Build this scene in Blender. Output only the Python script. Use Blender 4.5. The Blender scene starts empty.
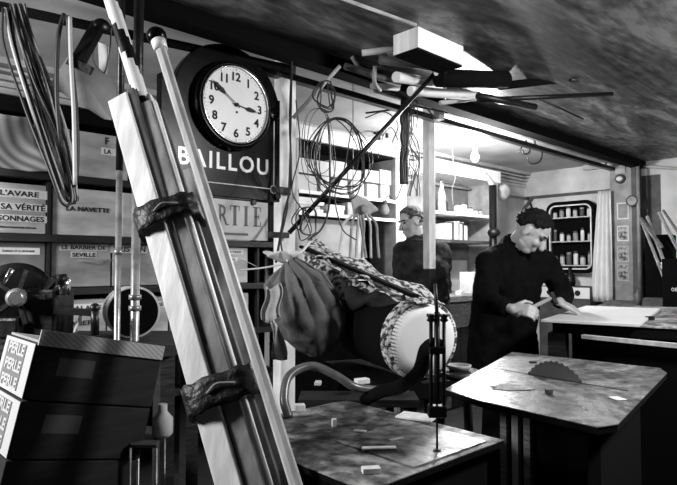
import bpy, math, random
from mathutils import Vector, Matrix, Quaternion
random.seed(7)
SC = bpy.context.scene
COL = SC.collection
PI = math.pi
# ------------------------------------------------------------------ camera
F = 580.0
CAMH = 1.25
FW = Vector((.688, .725, 0)).normalized()          # horizontal forward
RT = Vector((FW.y, -FW.x, 0))                      # right
PITCH = math.radians(2.2)
FWP = FW*math.cos(PITCH) + Vector((0, 0, 1))*math.sin(PITCH)
UPP = RT.cross(FWP)
EYE = Vector((0, 0, CAMH))
cd = bpy.data.cameras.new('camera'); cam = bpy.data.objects.new('camera', cd); COL.objects.link(cam)
cd.sensor_width = 36; cd.lens = F/677*36; cd.clip_start = .05
cam.matrix_world = Matrix(((RT.x, UPP.x, -FWP.x, 0), (RT.y, UPP.y, -FWP.y, 0), (RT.z, UPP.z, -FWP.z, CAMH), (0, 0, 0, 1)))
SC.camera = cam

def ray(px, py): return FWP*F + RT*(px-338.5) - UPP*(py-242.5)
def P(px, py, z):
    d = ray(px, py); return EYE + d*(z/d.dot(FW))
def PH(px, py, h):
    d = ray(px, py); return EYE + d*((h-CAMH)/d.z)
def PV(px, py, V):
    d = ray(px, py); return EYE + d*(V/d.y)
def PU(px, py, U):
    d = ray(px, py); return EYE + d*(U/d.x)
def W(X, z, h): 
    p = RT*X + FW*z; return Vector((p.x, p.y, h))

# ------------------------------------------------------------------ world, lights, exposure
w = bpy.data.worlds.new('world'); SC.world = w; w.use_nodes = True
w.node_tree.nodes['Background'].inputs[0].default_value = (.5, .5, .5, 1)
w.node_tree.nodes['Background'].inputs[1].default_value = .015
SC.view_settings.view_transform = 'Standard'; SC.view_settings.look = 'None'
SC.view_settings.exposure = 0; SC.view_settings.gamma = 1
def area(name, loc, target, size, power, sy=None):
    l = bpy.data.lights.new(name, 'AREA'); l.size = size; l.energy = power; l.color = (1, 1, 1)
    if sy: l.shape = 'RECTANGLE'; l.size_y = sy
    o = bpy.data.objects.new(name, l); COL.objects.link(o); o.location = loc
    o.rotation_euler = (Vector(target)-Vector(loc)).to_track_quat('-Z', 'Y').to_euler(); return o
area('window_light_left', W(-2.6, .9, 1.95), W(0, 2.0, 1.1), .5, 95)
area('added_key_right', W(2.0, 1.5, 2.2), W(-.3, 3.6, 1.3), .3, 62)  # added key light without a visible source, for posts, shelves and drum head
pr = bpy.data.lights.new('added_fill_right', 'POINT'); pr.energy = 28; pr.shadow_soft_size = .08  # unseen fill light added to brighten the ceiling at the right
pro = bpy.data.objects.new('added_fill_right', pr); COL.objects.link(pro); pro.location = W(2.5, 2.4, 1.85)
area('workshop_light_back', W(1.2, 4.9, 2.2), W(1.4, 5.6, 1.4), .5, 12)

# ------------------------------------------------------------------ materials
MATS = {}
def mat(name, g, rough=.7, var=0, scale=8, metal=0, stretch=None, bump=0, dark=None, detail=5, ramp=None, coat=0, rvar=0, spec=.5):
    if name in MATS: return MATS[name]
    m = bpy.data.materials.new(name); m.use_nodes = True; nt = m.node_tree; b = nt.nodes['Principled BSDF']
    b.inputs['Roughness'].default_value = rough; b.inputs['Metallic'].default_value = metal
    b.inputs['Specular IOR Level'].default_value = spec
    b.inputs['Base Color'].default_value = (g, g, g, 1)
    if coat: b.inputs['Coat Weight'].default_value = coat; b.inputs['Coat Roughness'].default_value = .15
    if var or bump or dark is not None or rvar:
        tc = nt.nodes.new('ShaderNodeTexCoord'); mp = nt.nodes.new('ShaderNodeMapping'); nz = nt.nodes.new('ShaderNodeTexNoise')
        nz.inputs['Scale'].default_value = scale; nz.inputs['Detail'].default_value = detail
        if stretch: mp.inputs['Scale'].default_value = stretch
        nt.links.new(tc.outputs['Object'], mp.inputs[0]); nt.links.new(mp.outputs[0], nz.inputs['Vector'])
        if var or dark is not None:
            r = nt.nodes.new('ShaderNodeValToRGB'); lo = g*(1-var) if dark is None else dark
            a, c = ramp or (.35, .65)
            r.color_ramp.elements[0].position = a; r.color_ramp.elements[1].position = c
            r.color_ramp.elements[0].color = (lo, lo, lo, 1); hi = min(.95, g*(1+var*.5)); r.color_ramp.elements[1].color = (hi, hi, hi, 1)
            nt.links.new(nz.outputs['Fac'], r.inputs[0]); nt.links.new(r.outputs[0], b.inputs['Base Color'])
        if rvar:
            mr = nt.nodes.new('ShaderNodeMapRange'); mr.inputs[3].default_value = max(.05, rough-rvar); mr.inputs[4].default_value = rough+rvar
            mr.inputs[1].default_value = .3; mr.inputs[2].default_value = .7
            nt.links.new(nz.outputs['Fac'], mr.inputs[0]); nt.links.new(mr.outputs[0], b.inputs['Roughness'])
        if bump:
            bp = nt.nodes.new('ShaderNodeBump'); bp.inputs['Strength'].default_value = bump; bp.inputs['Distance'].default_value = .02
            nt.links.new(nz.outputs['Fac'], bp.inputs['Height']); nt.links.new(bp.outputs[0], b.inputs['Normal'])
    MATS[name] = m; return m
def stripes(name, g1, g2, scale, direction='X', rough=.8, dist=0):
    m = bpy.data.materials.new(name); m.use_nodes = True; nt = m.node_tree; b = nt.nodes['Principled BSDF']
    b.inputs['Roughness'].default_value = rough
    tc = nt.nodes.new('ShaderNodeTexCoord'); wv = nt.nodes.new('ShaderNodeTexWave'); wv.bands_direction = direction
    wv.inputs['Scale'].default_value = scale; wv.inputs['Distortion'].default_value = dist; r = nt.nodes.new('ShaderNodeValToRGB')
    r.color_ramp.elements[0].color = (g1, g1, g1, 1); r.color_ramp.elements[1].color = (g2, g2, g2, 1)
    nt.links.new(tc.outputs['Object'], wv.inputs[0]); nt.links.new(wv.outputs[0], r.inputs[0]); nt.links.new(r.outputs[0], b.inputs['Base Color']); return m
M = dict(
 ceil=mat('ceiling_gloss_dark', .035, .3, .7, 1.1, bump=.5, stretch=(1, 2.4, 1), rvar=.14, detail=8, ramp=(.4, .6)),
 ceil2=mat('ceiling_pale', .55, .7, .25, 2.5, bump=.2),
 wall=mat('wall_plaster', .55, .85, .25, 3, bump=.2),
 wallr=mat('wall_plaster_far', .62, .85, .3, 2.5, bump=.2),
 floor=mat('floor_dark', .012, .7, .5, 6, bump=.3),
 black=mat('black_paint', .005, .4, .3, 20, rvar=.1, spec=.3),
 blackm=mat('black_iron', .012, .38, .5, 25, metal=.3, bump=.2),
 matt=mat('matt_black', .0025, .95, spec=.1),
 enamel=mat('black_enamel', .002, .25, spec=.12),
 darkwood=mat('dark_wood', .010, .6, .5, 9, stretch=(1, 1, 6), bump=.2),
 midwood=mat('mid_wood', .16, .6, .5, 10, stretch=(2, 2, 12), bump=.2),
 postw=mat('white_painted_post', .88, .6, .25, 9, stretch=(2, 2, .6), bump=.15),
 plank=mat('pale_plank', .72, .45, .22, 7, stretch=(5, 5, .5), bump=.1),
 plankb=mat('grey_plank', .30, .5, .35, 7, stretch=(5, 5, .5), bump=.1),
 plankd=mat('dark_plank', .10, .5, .4, 7, stretch=(5, 5, .5)),
 leather=mat('black_leather', .012, .5, .5, 30, bump=.6),
 pipe=mat('steel_pipe', .35, .35, .5, 22, metal=.5, ramp=(.3, .6)),
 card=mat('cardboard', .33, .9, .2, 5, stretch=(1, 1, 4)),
 cardd=mat('dark_shaded_cardboard', .013, .9, .5, 5, stretch=(1, 1, 12)),  # dark card, blackened further as sides turned away from the light
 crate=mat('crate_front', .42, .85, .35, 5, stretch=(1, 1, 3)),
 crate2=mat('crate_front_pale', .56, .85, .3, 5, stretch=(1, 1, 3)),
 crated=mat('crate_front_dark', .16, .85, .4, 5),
 paper=mat('white_paper', .72, .8, .12, 9),
 ink=mat('black_ink', .012, .8),
 inkg=mat('grey_ink', .12, .8),
 white=mat('white_enamel', .8, .25),
 clockface=mat('clock_face', .78, .3, .1, 3),
 chrome=mat('bright_steel', .7, .18, metal=1),
 tabletop=mat('worn_steel_table', .42, .33, .75, 4.5, metal=.35, bump=.35, rvar=.12, detail=9, ramp=(.36, .62)),
 bench=mat('worn_bench_top', .33, .5, .8, 4, bump=.35, detail=9, ramp=(.38, .62)),
 sheetw=mat('pale_board', .6, .5, .1, 3),
 burlap=mat('sack_cloth', .13, .95, .3, 7, bump=.3),
 burlapl=mat('pale_cloth', .5, .95, .2, 14, bump=.3),
 floral=mat('floral_cloth', .55, .9, 0, 52, dark=.025, ramp=(.44, .56), bump=.3, detail=3),
 drumw=mat('drum_skin', .72, .55, .08, 4),
 rubber=mat('black_rubber', .015, .45),
 hose=mat('grey_hose', .10, .3, .3, 30),
 cablew=mat('pale_cable', .5, .5),
 cable=mat('dark_cable', .02, .5),
 wire=mat('thin_wire', .10, .5, metal=.5),
 skin=mat('skin', .36, .5, .12, 14),
 hair=mat('black_hair', .006, .8, .5, 60, bump=.8, spec=.15),
 hairg=mat('grey_hair', .05, .7, .6, 60, bump=.8),
 coat=mat('black_work_coat', .003, .95, .4, 14, bump=.35, spec=.08),
 coat2=mat('dark_grey_coat', .025, .95, .6, 12, bump=.5, spec=.1),
 shoe=mat('shoe_leather', .01, .4),
 metal=mat('sheet_metal', .24, .5, .35, 9, metal=.1),
 glass=mat('bottle_glass', .35, .15, .4, 12, coat=.5),
 glassd=mat('dark_bottle_glass', .03, .12),
 cartonm=mat('pale_carton', .46, .8, .15, 6),
 padl=mat('old_pole_wood', .5, .45, .25, 8, stretch=(5, 5, .5)),
 whitem=mat('matt_white_print', .5, .8),
 dprint=mat('print_grey', .17, .8),
 skirt=mat('panel_grey', .3, .8, .4, 4),
 cabin=mat('cabinet_back', .16, .7, .3, 6),
 curtain=mat('white_curtain', .75, .9, .08, 6),
 grey=mat('grey_paint', .3, .6, .3, 9),
 lgrey=mat('light_grey_paint', .5, .6, .2, 9),
 dgrey=mat('dark_grey_paint', .07, .6, .4, 9),
 saw=mat('saw_blade_steel', .03, .3, .4, 10, metal=.4),
 photo=mat('photo_print', .42, .5, 0, 30, dark=.03, ramp=(.42, .55)),
 dust=mat('sawdust', .35, 1, .4, 60, bump=.5),
)
em = bpy.data.materials.new('bulb_glow'); em.use_nodes = True
_b = em.node_tree.nodes['Principled BSDF']; _b.inputs['Emission Color'].default_value = (1, 1, 1, 1); _b.inputs['Emission Strength'].default_value = 60
def worn(name, lo, mid, hi, sc, rough, metal=0, distort=1.5, stretch=(1, 1, 1)):
    m = bpy.data.materials.new(name); m.use_nodes = True; nt = m.node_tree; b = nt.nodes['Principled BSDF']; L = nt.links.new
    tc = nt.nodes.new('ShaderNodeTexCoord'); mp = nt.nodes.new('ShaderNodeMapping'); mp.inputs['Scale'].default_value = stretch
    n1 = nt.nodes.new('ShaderNodeTexNoise'); n1.inputs['Scale'].default_value = sc; n1.inputs['Detail'].default_value = 10; n1.inputs['Roughness'].default_value = .68; n1.inputs['Distortion'].default_value = distort
    n2 = nt.nodes.new('ShaderNodeTexNoise'); n2.inputs['Scale'].default_value = sc*14; n2.inputs['Detail'].default_value = 6
    mx = nt.nodes.new('ShaderNodeMath'); mx.operation = 'MULTIPLY_ADD'; mx.inputs[1].default_value = .35
    L(tc.outputs['Object'], mp.inputs[0]); L(mp.outputs[0], n1.inputs['Vector']); L(mp.outputs[0], n2.inputs['Vector']); L(n2.outputs['Fac'], mx.inputs[0]); L(n1.outputs['Fac'], mx.inputs[2])
    r = nt.nodes.new('ShaderNodeValToRGB'); e = r.color_ramp.elements; e[0].position = .57; e[0].color = (lo, lo, lo, 1); e[1].position = .8; e[1].color = (hi, hi, hi, 1)
    k = e.new(.68); k.color = (mid, mid, mid, 1); L(mx.outputs[0], r.inputs[0]); L(r.outputs[0], b.inputs['Base Color'])
    mr = nt.nodes.new('ShaderNodeMapRange'); mr.inputs[1].default_value = .5; mr.inputs[2].default_value = .85; mr.inputs[3].default_value = min(1, rough+.3); mr.inputs[4].default_value = rough; L(mx.outputs[0], mr.inputs[0]); L(mr.outputs[0], b.inputs['Roughness'])
    bp = nt.nodes.new('ShaderNodeBump'); bp.inputs['Strength'].default_value = .35; bp.inputs['Distance'].default_value = .01; L(mx.outputs[0], bp.inputs['Height']); L(bp.outputs[0], b.inputs['Normal'])
    b.inputs['Metallic'].default_value = metal; MATS[name] = m; return m
M['tabletop'] = worn('worn_steel_table', .02, .20, .5, 2.2, .17, .35)
M['bench'] = worn('worn_bench_top', .018, .15, .45, 2.2, .42)
M['ceil'] = worn('ceiling_gloss_dark', .010, .06, .2, .8, .28, 0, 2.5, (.6, 2.0, 1))
corr = stripes('corrugated_cardboard', .30, .46, 45, 'DIAGONAL')

# ------------------------------------------------------------------ builders
ORG = {}
def frame(d):
    d = d.normalized(); a = Vector((0, 0, 1)) if abs(d.z) < .9 else Vector((1, 0, 0))
    u = d.cross(a).normalized(); return d, u, d.cross(u)
class MB:
    def __init__(s): s.v = []; s.f = []; s.m = []; s.sm = []
    def add(s, vs, fs, m=0, smooth=False):
        b = len(s.v); s.v += [Vector(v) for v in vs]
        for f in fs: s.f.append([i+b for i in f]); s.m.append(m); s.sm.append(smooth)
        return s
    def obox(s, c, ax, ay, az, m=0):       # centre + half axes
        c = Vector(c); vs = [c+ax*i+ay*j+az*k for i in (-1, 1) for j in (-1, 1) for k in (-1, 1)]
        fs = [(0, 1, 3, 2), (4, 6, 7, 5), (0, 4, 5, 1), (2, 3, 7, 6), (0, 2, 6, 4), (1, 5, 7, 3)]
        if ax.cross(ay).dot(az) < 0: fs = [f[::-1] for f in fs]
        return s.add(vs, fs, m)
    def box(s, lo, hi, m=0):
        lo = Vector(lo); hi = Vector(hi); c = (lo+hi)/2; h = (hi-lo)/2
        return s.obox(c, Vector((h.x, 0, 0)), Vector((0, h.y, 0)), Vector((0, 0, h.z)), m)
    def rbox(s, c, sx, sy, sz, rz=0, m=0):  # c = centre of base
        a = Vector((math.cos(rz), math.sin(rz), 0)); b = Vector((-a.y, a.x, 0)); c = Vector(c)
        return s.obox(c+Vector((0, 0, sz/2)), a*sx/2, b*sy/2, Vector((0, 0, sz/2)), m)
    def bar(s, p0, p1, wd, th, side=None, m=0):
        p0 = Vector(p0); p1 = Vector(p1); d = (p1-p0); 
        if side is None: _, u, n = frame(d)
        else:
            u = Vector(side); u = (u-d*(u.dot(d)/d.length_squared)).normalized(); n = d.normalized().cross(u)
        return s.obox((p0+p1)/2, u*wd/2, n*th/2, d/2, m)
    def tube(s, pts, r, n=8, m=0, cap=True, closed=False, rs=None, mf=None):
        pts = [Vector(p) for p in pts]; L = len(pts); rings = []; up = None
        for i, p in enumerate(pts):
            if closed: d = pts[(i+1) % L]-pts[i-1]
            else: d = pts[min(i+1, L-1)]-pts[max(i-1, 0)]
            if d.length < 1e-9: d = Vector((0, 0, 1))
            d.normalize()
            if up is None: _, u, v = frame(d)
            else:
                u = up-d*up.dot(d)
                if u.length < 1e-6: _, u, v = frame(d)
                u.normalize(); v = d.cross(u)
            up = u; rr = rs[i] if rs else r
            rings.append([p+(u*math.cos(2*PI*k/n)+v*math.sin(2*PI*k/n))*rr for k in range(n)])
        b = len(s.v); s.v += [q for rg in rings for q in rg]
        for i in range(L if closed else L-1):
            j = (i+1) % L
            for k in range(n):
                s.f.append([b+i*n+k, b+i*n+(k+1) % n, b+j*n+(k+1) % n, b+j*n+k]); s.m.append(mf(i, k) if mf else m); s.sm.append(n > 6)
        if cap and not closed:
            s.f.append([b+k for k in range(n)][::-1]); s.m.append(m); s.sm.append(False)
            s.f.append([b+(L-1)*n+k for k in range(n)]); s.m.append(m); s.sm.append(False)
        return s
    def cyl(s, p0, p1, r0, r1=None, n=20, m=0):
        return s.tube([p0, p1], r0, n, m, rs=[r0, r0 if r1 is None else r1])
    def lathe(s, c, prof, axis=(0, 0, 1), n=24, m=0):    # prof [(r, h)]
        c = Vector(c); d, u, v = frame(Vector(axis)); b = len(s.v)
        for r, h in prof:
            r = max(r, .0002)
            for k in range(n): a = 2*PI*k/n; s.v.append(c+d*h+(u*math.cos(a)+v*math.sin(a))*r)
        L = len(prof)
        for i in range(L-1):
            for k in range(n):
                s.f.append([b+i*n+k, b+i*n+(k+1) % n, b+(i+1)*n+(k+1) % n, b+(i+1)*n+k]); s.m.append(m); s.sm.append(True)
        s.f.append([b+k for k in range(n)][::-1]); s.f.append([b+(L-1)*n+k for k in range(n)]); s.m += [m, m]; s.sm += [False, False]
        return s
    def ell(s, c, rx, ry, rz, R=None, n=16, k=10, m=0):
        c = Vector(c); vs = []; fs = []
        for i in range(k+1):
            t = PI*i/k
            for j in range(n):
                a = 2*PI*j/n; p = Vector((rx*math.sin(t)*math.cos(a), ry*math.sin(t)*math.sin(a), rz*math.cos(t)))
                if i == 0: p += Vector((.0001*math.cos(a), .0001*math.sin(a), 0))
                if i == k: p += Vector((.0001*math.cos(a), .0001*math.sin(a), 0))
                vs.append(c+(R @ p if R else p))
        for i in range(k):
            for j in range(n): fs.append((i*n+j, (i+1)*n+j, (i+1)*n+(j+1) % n, i*n+(j+1) % n))
        fs.append(tuple(range(n))); fs.append(tuple(k*n+j for j in range(n))[::-1])
        return s.add(vs, fs, m, True)
    def prism(s, poly, n, th, m=0):         # polygon of world points extruded by n*th
        n = Vector(n).normalized()*th; L = len(poly); a = [Vector(p) for p in poly]; b = [p+n for p in a]
        fs = [list(range(L))[::-1], list(range(L, 2*L))]+[[i, (i+1) % L, L+(i+1) % L, L+i] for i in range(L)]
        return s.add(a+b, fs, m)
    def grid(s, fn, nu, nv, th=.004, m=0, off=None):   # thick sheet
        G = [[Vector(fn(i/nu, j/nv)) for j in range(nv+1)] for i in range(nu+1)]
        N = [[None]*(nv+1) for _ in range(nu+1)]
        for i in range(nu+1):
            for j in range(nv+1):
                a = G[min(i+1, nu)][j]-G[max(i-1, 0)][j]; b_ = G[i][min(j+1, nv)]-G[i][max(j-1, 0)]
                q = a.cross(b_); N[i][j] = q.normalized() if q.length > 1e-9 else Vector((0, 0, 1))
        b = len(s.v); W_ = nv+1
        s.v += [G[i][j] for i in range(nu+1) for j in range(W_)]
        s.v += [G[i][j]-N[i][j]*th for i in range(nu+1) for j in range(W_)]
        o = (nu+1)*W_
        def F_(f, sm=True): s.f.append([b+x for x in f]); s.m.append(m); s.sm.append(sm)
        for i in range(nu):
            for j in range(nv):
                q = (i*W_+j, (i+1)*W_+j, (i+1)*W_+j+1, i*W_+j+1); F_(q); F_([x+o for x in q][::-1])
        for i in range(nu):
            F_((i*W_, i*W_+o, (i+1)*W_+o, (i+1)*W_), False); F_((i*W_+nv, (i+1)*W_+nv, (i+1)*W_+nv+o, i*W_+nv+o), False)
        for j in range(nv):
            F_((j, j+1, j+1+o, j+o), False); F_((nu*W_+j, nu*W_+j+o, nu*W_+j+1+o, nu*W_+j+1), False)
        return s
    def text(s, body, c, ax, up, h, wd=None, th=.001, m=0, bold=0, sp=1):
        """lettering centred on c, ax = reading direction, h = cap height, wd = total width"""
        cu = bpy.data.curves.new('t', 'FONT'); cu.body = body; cu.size = 1; cu.extrude = .5; cu.resolution_u = 3; cu.offset = bold; cu.space_character = sp
        o = bpy.data.objects.new('t', cu); COL.objects.link(o); bpy.context.view_layer.update()
        me = bpy.data.meshes.new_from_object(o.evaluated_get(bpy.context.evaluated_depsgraph_get()))
        vs = [v.co.copy() for v in me.vertices]; fs = [tuple(p.vertices) for p in me.polygons]
        bpy.data.objects.remove(o); bpy.data.curves.remove(cu); bpy.data.meshes.remove(me)
        if not vs: return s
        x0 = min(v.x for v in vs); x1 = max(v.x for v in vs)
        sy = h/.70; sx = sy if wd is None else wd/(x1-x0); cx = (x0+x1)/2
        ax = Vector(ax).normalized(); up = Vector(up).normalized(); n = ax.cross(up); c = Vector(c)
        return s.add([c+ax*(v.x-cx)*sx+up*(v.y*sy-h/2)+n*(v.z*th) for v in vs], fs, m)
    def build(s, name, mats, parent=None, origin=None):
        if not isinstance(mats, (list, tuple)): mats = [mats]
        if parent is not None: org = ORG[parent.name]
        elif origin is not None: org = Vector(origin)
        else:
            xs = [v.x for v in s.v]; ys = [v.y for v in s.v]; org = Vector(((min(xs)+max(xs))/2, (min(ys)+max(ys))/2, min(v.z for v in s.v)))
        me = bpy.data.meshes.new(name); me.from_pydata([v-org for v in s.v], [], s.f)
        for mm in mats: me.materials.append(M[mm] if isinstance(mm, str) else mm)
        me.polygons.foreach_set('material_index', s.m); me.polygons.foreach_set('use_smooth', s.sm); me.update()
        o = bpy.data.objects.new(name, me); COL.objects.link(o); ORG[o.name] = org
        if parent is not None: o.parent = parent
        else: o.location = org
        return o
def tag(o, label, cat, group=None, kind=None):
    o['label'] = label; o['category'] = cat
    if group: o['group'] = group
    if kind: o['kind'] = kind
    return o
def root(name, loc, label, cat, group=None):
    o = bpy.data.objects.new(name, None); COL.objects.link(o); o.location = loc; o.empty_display_size = .05
    ORG[o.name] = Vector(loc); return tag(o, label, cat, group)
def struct(name, mb, m):
    o = mb.build(name, m); o['kind'] = 'structure'; return o
def bevel(o, wd=.003, seg=2):
    b = o.modifiers.new('bevel', 'BEVEL'); b.width = wd; b.segments = seg; b.limit_method = 'ANGLE'; return o
def crv(pts, n=8):      # Catmull-Rom
    pts = [Vector(p) for p in pts]; q = [pts[0]*2-pts[1]]+pts+[pts[-1]*2-pts[-2]]; out = []
    for i in range(1, len(q)-2):
        for k in range(n):
            t = k/n; a, b, c, d = q[i-1:i+3]
            out.append(.5*((2*b)+(c-a)*t+(2*a-5*b+4*c-d)*t*t+(3*b-a-3*c+d)*t**3))
    return out+[pts[-1]]
def V3(*a): return Vector(a)
UX = V3(1, 0, 0); UY = V3(0, 1, 0); UZ = V3(0, 0, 1)

# ================================================================== SETTING
CH = 2.35; VW = 3.6; UB = 6.6
struct('floor', MB().box((-3.5, -3, -.1), (9, 3.8, 0)), 'floor')
c_ = MB()
c_.box((-3.5, -3, CH), (9, 2.3, CH+.1)); struct('ceiling', c_, 'ceil')
struct('ceiling', MB().box((-3.5, 2.3, CH+.03), (9, 3.8, CH+.13)), 'ceil2')
struct('wall_left', MB().box((-3.5, VW, 0), (UB+.1, VW+.1, CH+.03)), 'wall')
VD0, VD1 = 2.06, 2.27
wb = MB().box((UB, VD1, 0), (UB+.12, VW, CH+.03)).box((UB, -3, 0), (UB+.12, VD0, CH)).box((UB, VD0, 2.2), (UB+.12, VD1, CH))
struct('wall_back', wb, 'wallr')
struct('wall_back', MB().box((UB+.9, 1.2, 0), (UB+1.0, 3.2, CH)), 'dgrey')
struct('doorway_shade_1', MB().box((UB+.02, VD0, 0), (UB+.06, VD1, 2.2)), 'dgrey')  # dark sheet standing in for the shade of the open doorway
# cornice on the left wall
cn = MB(); 
for k, (dy, z0, z1) in enumerate([(.02, 2.20, 2.22), (.03, 2.235, 2.25), (.05, 2.27, 2.295), (.07, 2.31, 2.325), (.09, 2.345, 2.38)]): cn.box((-3.5, VW-dy, z0), (UB, VW, z1))
struct('trim_1', cn, 'lgrey')
e = MB().box((-3.5, 2.20, CH-.075), (UB, 2.30, CH+.03)).box((-3.5, 2.30, CH-.045), (UB, 2.36, CH+.03)); struct('trim_2', e, 'matt')
e = MB().box((1.55, 2.46, 2.265), (UB, 2.51, 2.30)); struct('trim_3', e, 'blackm')
e = MB().box((2.6, 2.40, 2.315), (UB, 2.425, 2.34)); struct('trim_4', e, 'grey')
p = PV(284.5, 265, 2.5); e = MB().box((p.x-.052, 2.465, 0), (p.x+.052, 2.535, CH+.03)); bevel(struct('trim_5', e, 'postw'), .008)
PX285 = p.x
p = PV(429.5, 265, 2.56); PX430 = p.x
e = MB().box((p.x-.036, 2.53, 1.22), (p.x+.036, 2.59, CH+.03)).box((p.x-.036, 2.53, 0), (p.x+.036, 2.59, 1.22), 1); bevel(struct('trim_6', e, ['postw', 'darkwood']), .006)
# pillar at the far end of the beam
a = PU(612, 265, UB-.12).y; b = PU(640, 265, UB-.12).y
e = MB().box((UB-.14, b+.06, 0), (UB-.02, a, CH+.02), 0).box((UB-.17, b, 0), (UB-.02, b+.055, CH), 1); bevel(struct('trim_7', e, ['grey', 'dgrey']), .006)
PILV0, PILV1 = b, a
# rail on the back wall
e = MB().box((UB-.05, PILV1, 1.965+.09), (UB, 3.58, 2.085)); struct('trim_8', e, 'dgrey')
# skirt of the left wall: small pipe along the cornice
e = MB().cyl((2.8, 3.53, 2.06), (UB, 3.53, 2.06), .012, n=8); struct('trim_9', e, 'grey')

# ================================================================== RACK OF PUPPET-THEATRE CRATES (left)
VR = 3.25
r = root('storage_rack', (1.0, 3.42, 0), 'dark wooden rack of shelves along the left wall holding lettered crates', 'rack')
U0, U1 = -.7, 2.62
rows = [1.735, 1.41, 1.13, .83, .50]
for hb in rows:
    bevel(MB().box((U0, VR-.02, hb-.042), (U1, VW-.01, hb-.004)).build('shelf', 'darkwood', r), .003)
MB().box((U0, VR-.03, 2.02), (U1, VW-.16, 2.10)).build('top_rail', 'matt', r)
for u in (U0, .2, 1.0-.0, 2.34): MB().box((u-.018, VR+.001, 0), (u-.002, VW-.01, 2.02)).build('upright', 'darkwood', r)
MB().box((U0, VW-.03, 0), (U1, VW-.012, 2.0)).build('back_panel', 'matt', r)
G = 'lettered crates in the rack'
def crate(u0, u1, zb, h, m, label, lines, lab=None, depth=.3, wire=False):
    """lines = [(text, cu, cz, h, w)] fractions of the front; lab = list of (u,v,w,h) paper strips"""
    wdt = u1-u0; y = VR+.015
    o = bevel(MB().box((u0, y, zb), (u1, y+depth, zb+h)).build('storage_crate', m, None, (0.5*(u0+u1), y+depth/2, zb)), .004)
    tag(o, label, 'crate', G)
    t = MB()
    for (cu, cz, ww, hh) in (lab or []):
        t.box((u0+wdt*cu-ww/2, y-.0015, zb+h*cz-hh/2), (u0+wdt*cu+ww/2, y, zb+h*cz+hh/2), 0)
    if lab: t.build('title_label', ['paper'], o)
    if lines:
        for (s_, cu, cz, hh, ww) in lines: MB().text(s_, (u0+wdt*cu, y-.002, zb+h*cz), UX, UZ, hh, ww, .001, 0, .022).build('lettering', 'ink', o)
    if wire:
        MB().tube(crv([(u0+.13, y-.01, zb+h*.58), (u0+.2, y-.02, zb+h*.55), (u0+.28, y-.01, zb+h*.62), (u0+.42, y-.008, zb+h*.42)]), .0022, 6).build('wire_handle', 'cablew', o)
def uu(px): return PV(px, 250, VR).x
j = uu(50.5)
# row 1 (top)
crate(uu(52)+.005, uu(69), 1.735, .25, 'crate', 'pale grey crate on the top shelf with a small printed word behind the cable loops', [('ILLUSIONS', .5, .78, .02, .09)])
crate(uu(71), uu(128), 1.735, .25, 'crate', 'wide pale crate on the top shelf with small white label reading LA', [('LA', .62, .62, .026, .04), ('F', .60, .86, .04, .02)], [(.64, .62, .085, .04)])
# cloth-wrapped bundle top-left
mbv = MB(); 
def cl(s_, t_):
    u = -.25+1.13*s_; return V3(u+.12*t_, VR-.03+.05*math.sin(3*t_)+.015*math.sin(20*s_+4*t_), 1.745+.27*(1-t_)-.02*abs(math.sin(9*s_)))
mbv.grid(cl, 40, 14, .008)
tag(mbv.build('striped_cloth', stripes('striped_fabric', .12, .36, 7, 'DIAGONAL', dist=.6)), 'striped cloth bundle lying on the top shelf of the rack at the left edge', 'cloth')
# row 2
crate(.4, j-.02, 1.41, .255, 'crate', 'crate on the second shelf lettered SA VERITE and PERSONNAGES', [("L'AVARE", .78, .8, .026, .18), ('UN SA VÉRITÉ', .74, .53, .028, .29), ('PERSONNAGES', .74, .3, .026, .28), ('LES PERSONNAGES DE LA', .74, .12, .008, .2)], [(.78, .80, .26, .045), (.74, .53, .31, .038), (.74, .3, .31, .036)])
crate(j+.01, uu(122), 1.41, .255, 'crate2', 'pale crate on the second shelf lettered LA NAVETTE', [('LA NAVETTE', .50, .57, .024, .235)], wire=False)
crate(uu(123), uu(182), 1.41, .255, 'crate2', 'blank pale crate on the second shelf behind the two pipes', None)
crate(uu(183), uu(226), 1.41, .255, 'crate', 'grey crate on the second shelf hidden mostly by the SORTIE sign', None)
crate(uu(228), uu(252), 1.41, .255, 'crate', 'rightmost small crate on the second shelf behind the SORTIE sign', None)
# row 3
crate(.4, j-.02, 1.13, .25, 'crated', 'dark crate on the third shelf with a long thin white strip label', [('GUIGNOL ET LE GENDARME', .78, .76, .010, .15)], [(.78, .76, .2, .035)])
crate(j+.01, uu(112), 1.13, .25, 'crate', 'crate on the third shelf lettered LE BARBIER DE SEVILLE', [('LE BARBIER DE', .53, .86, .021, .235), ('SEVILLE', .53, .70, .021, .125)], [(.53, .86, .255, .036), (.53, .70, .14, .034)], wire=True)
crate(uu(114), uu(160), 1.13, .25, 'crate', 'crate on the third shelf lettered TRISTAN behind the pipes', [('TRISTAN', .35, .84, .03, .19)], [(.35, .84, .22, .045)])
crate(uu(161), uu(203), 1.13, .25, 'crate2', 'pale crate on the third shelf behind the leaning plank bundle', None)
crate(uu(204), uu(249), 1.13, .25, 'crate', 'crate on the third shelf with two small labels, one reading A PARIS', [('CLASSIC A PARIS', .55, .82, .014, .2), ('LES GUIDES', .5, .62, .014, .14)], [(.55, .82, .24, .03), (.5, .62, .18, .028)], wire=True)
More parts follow.
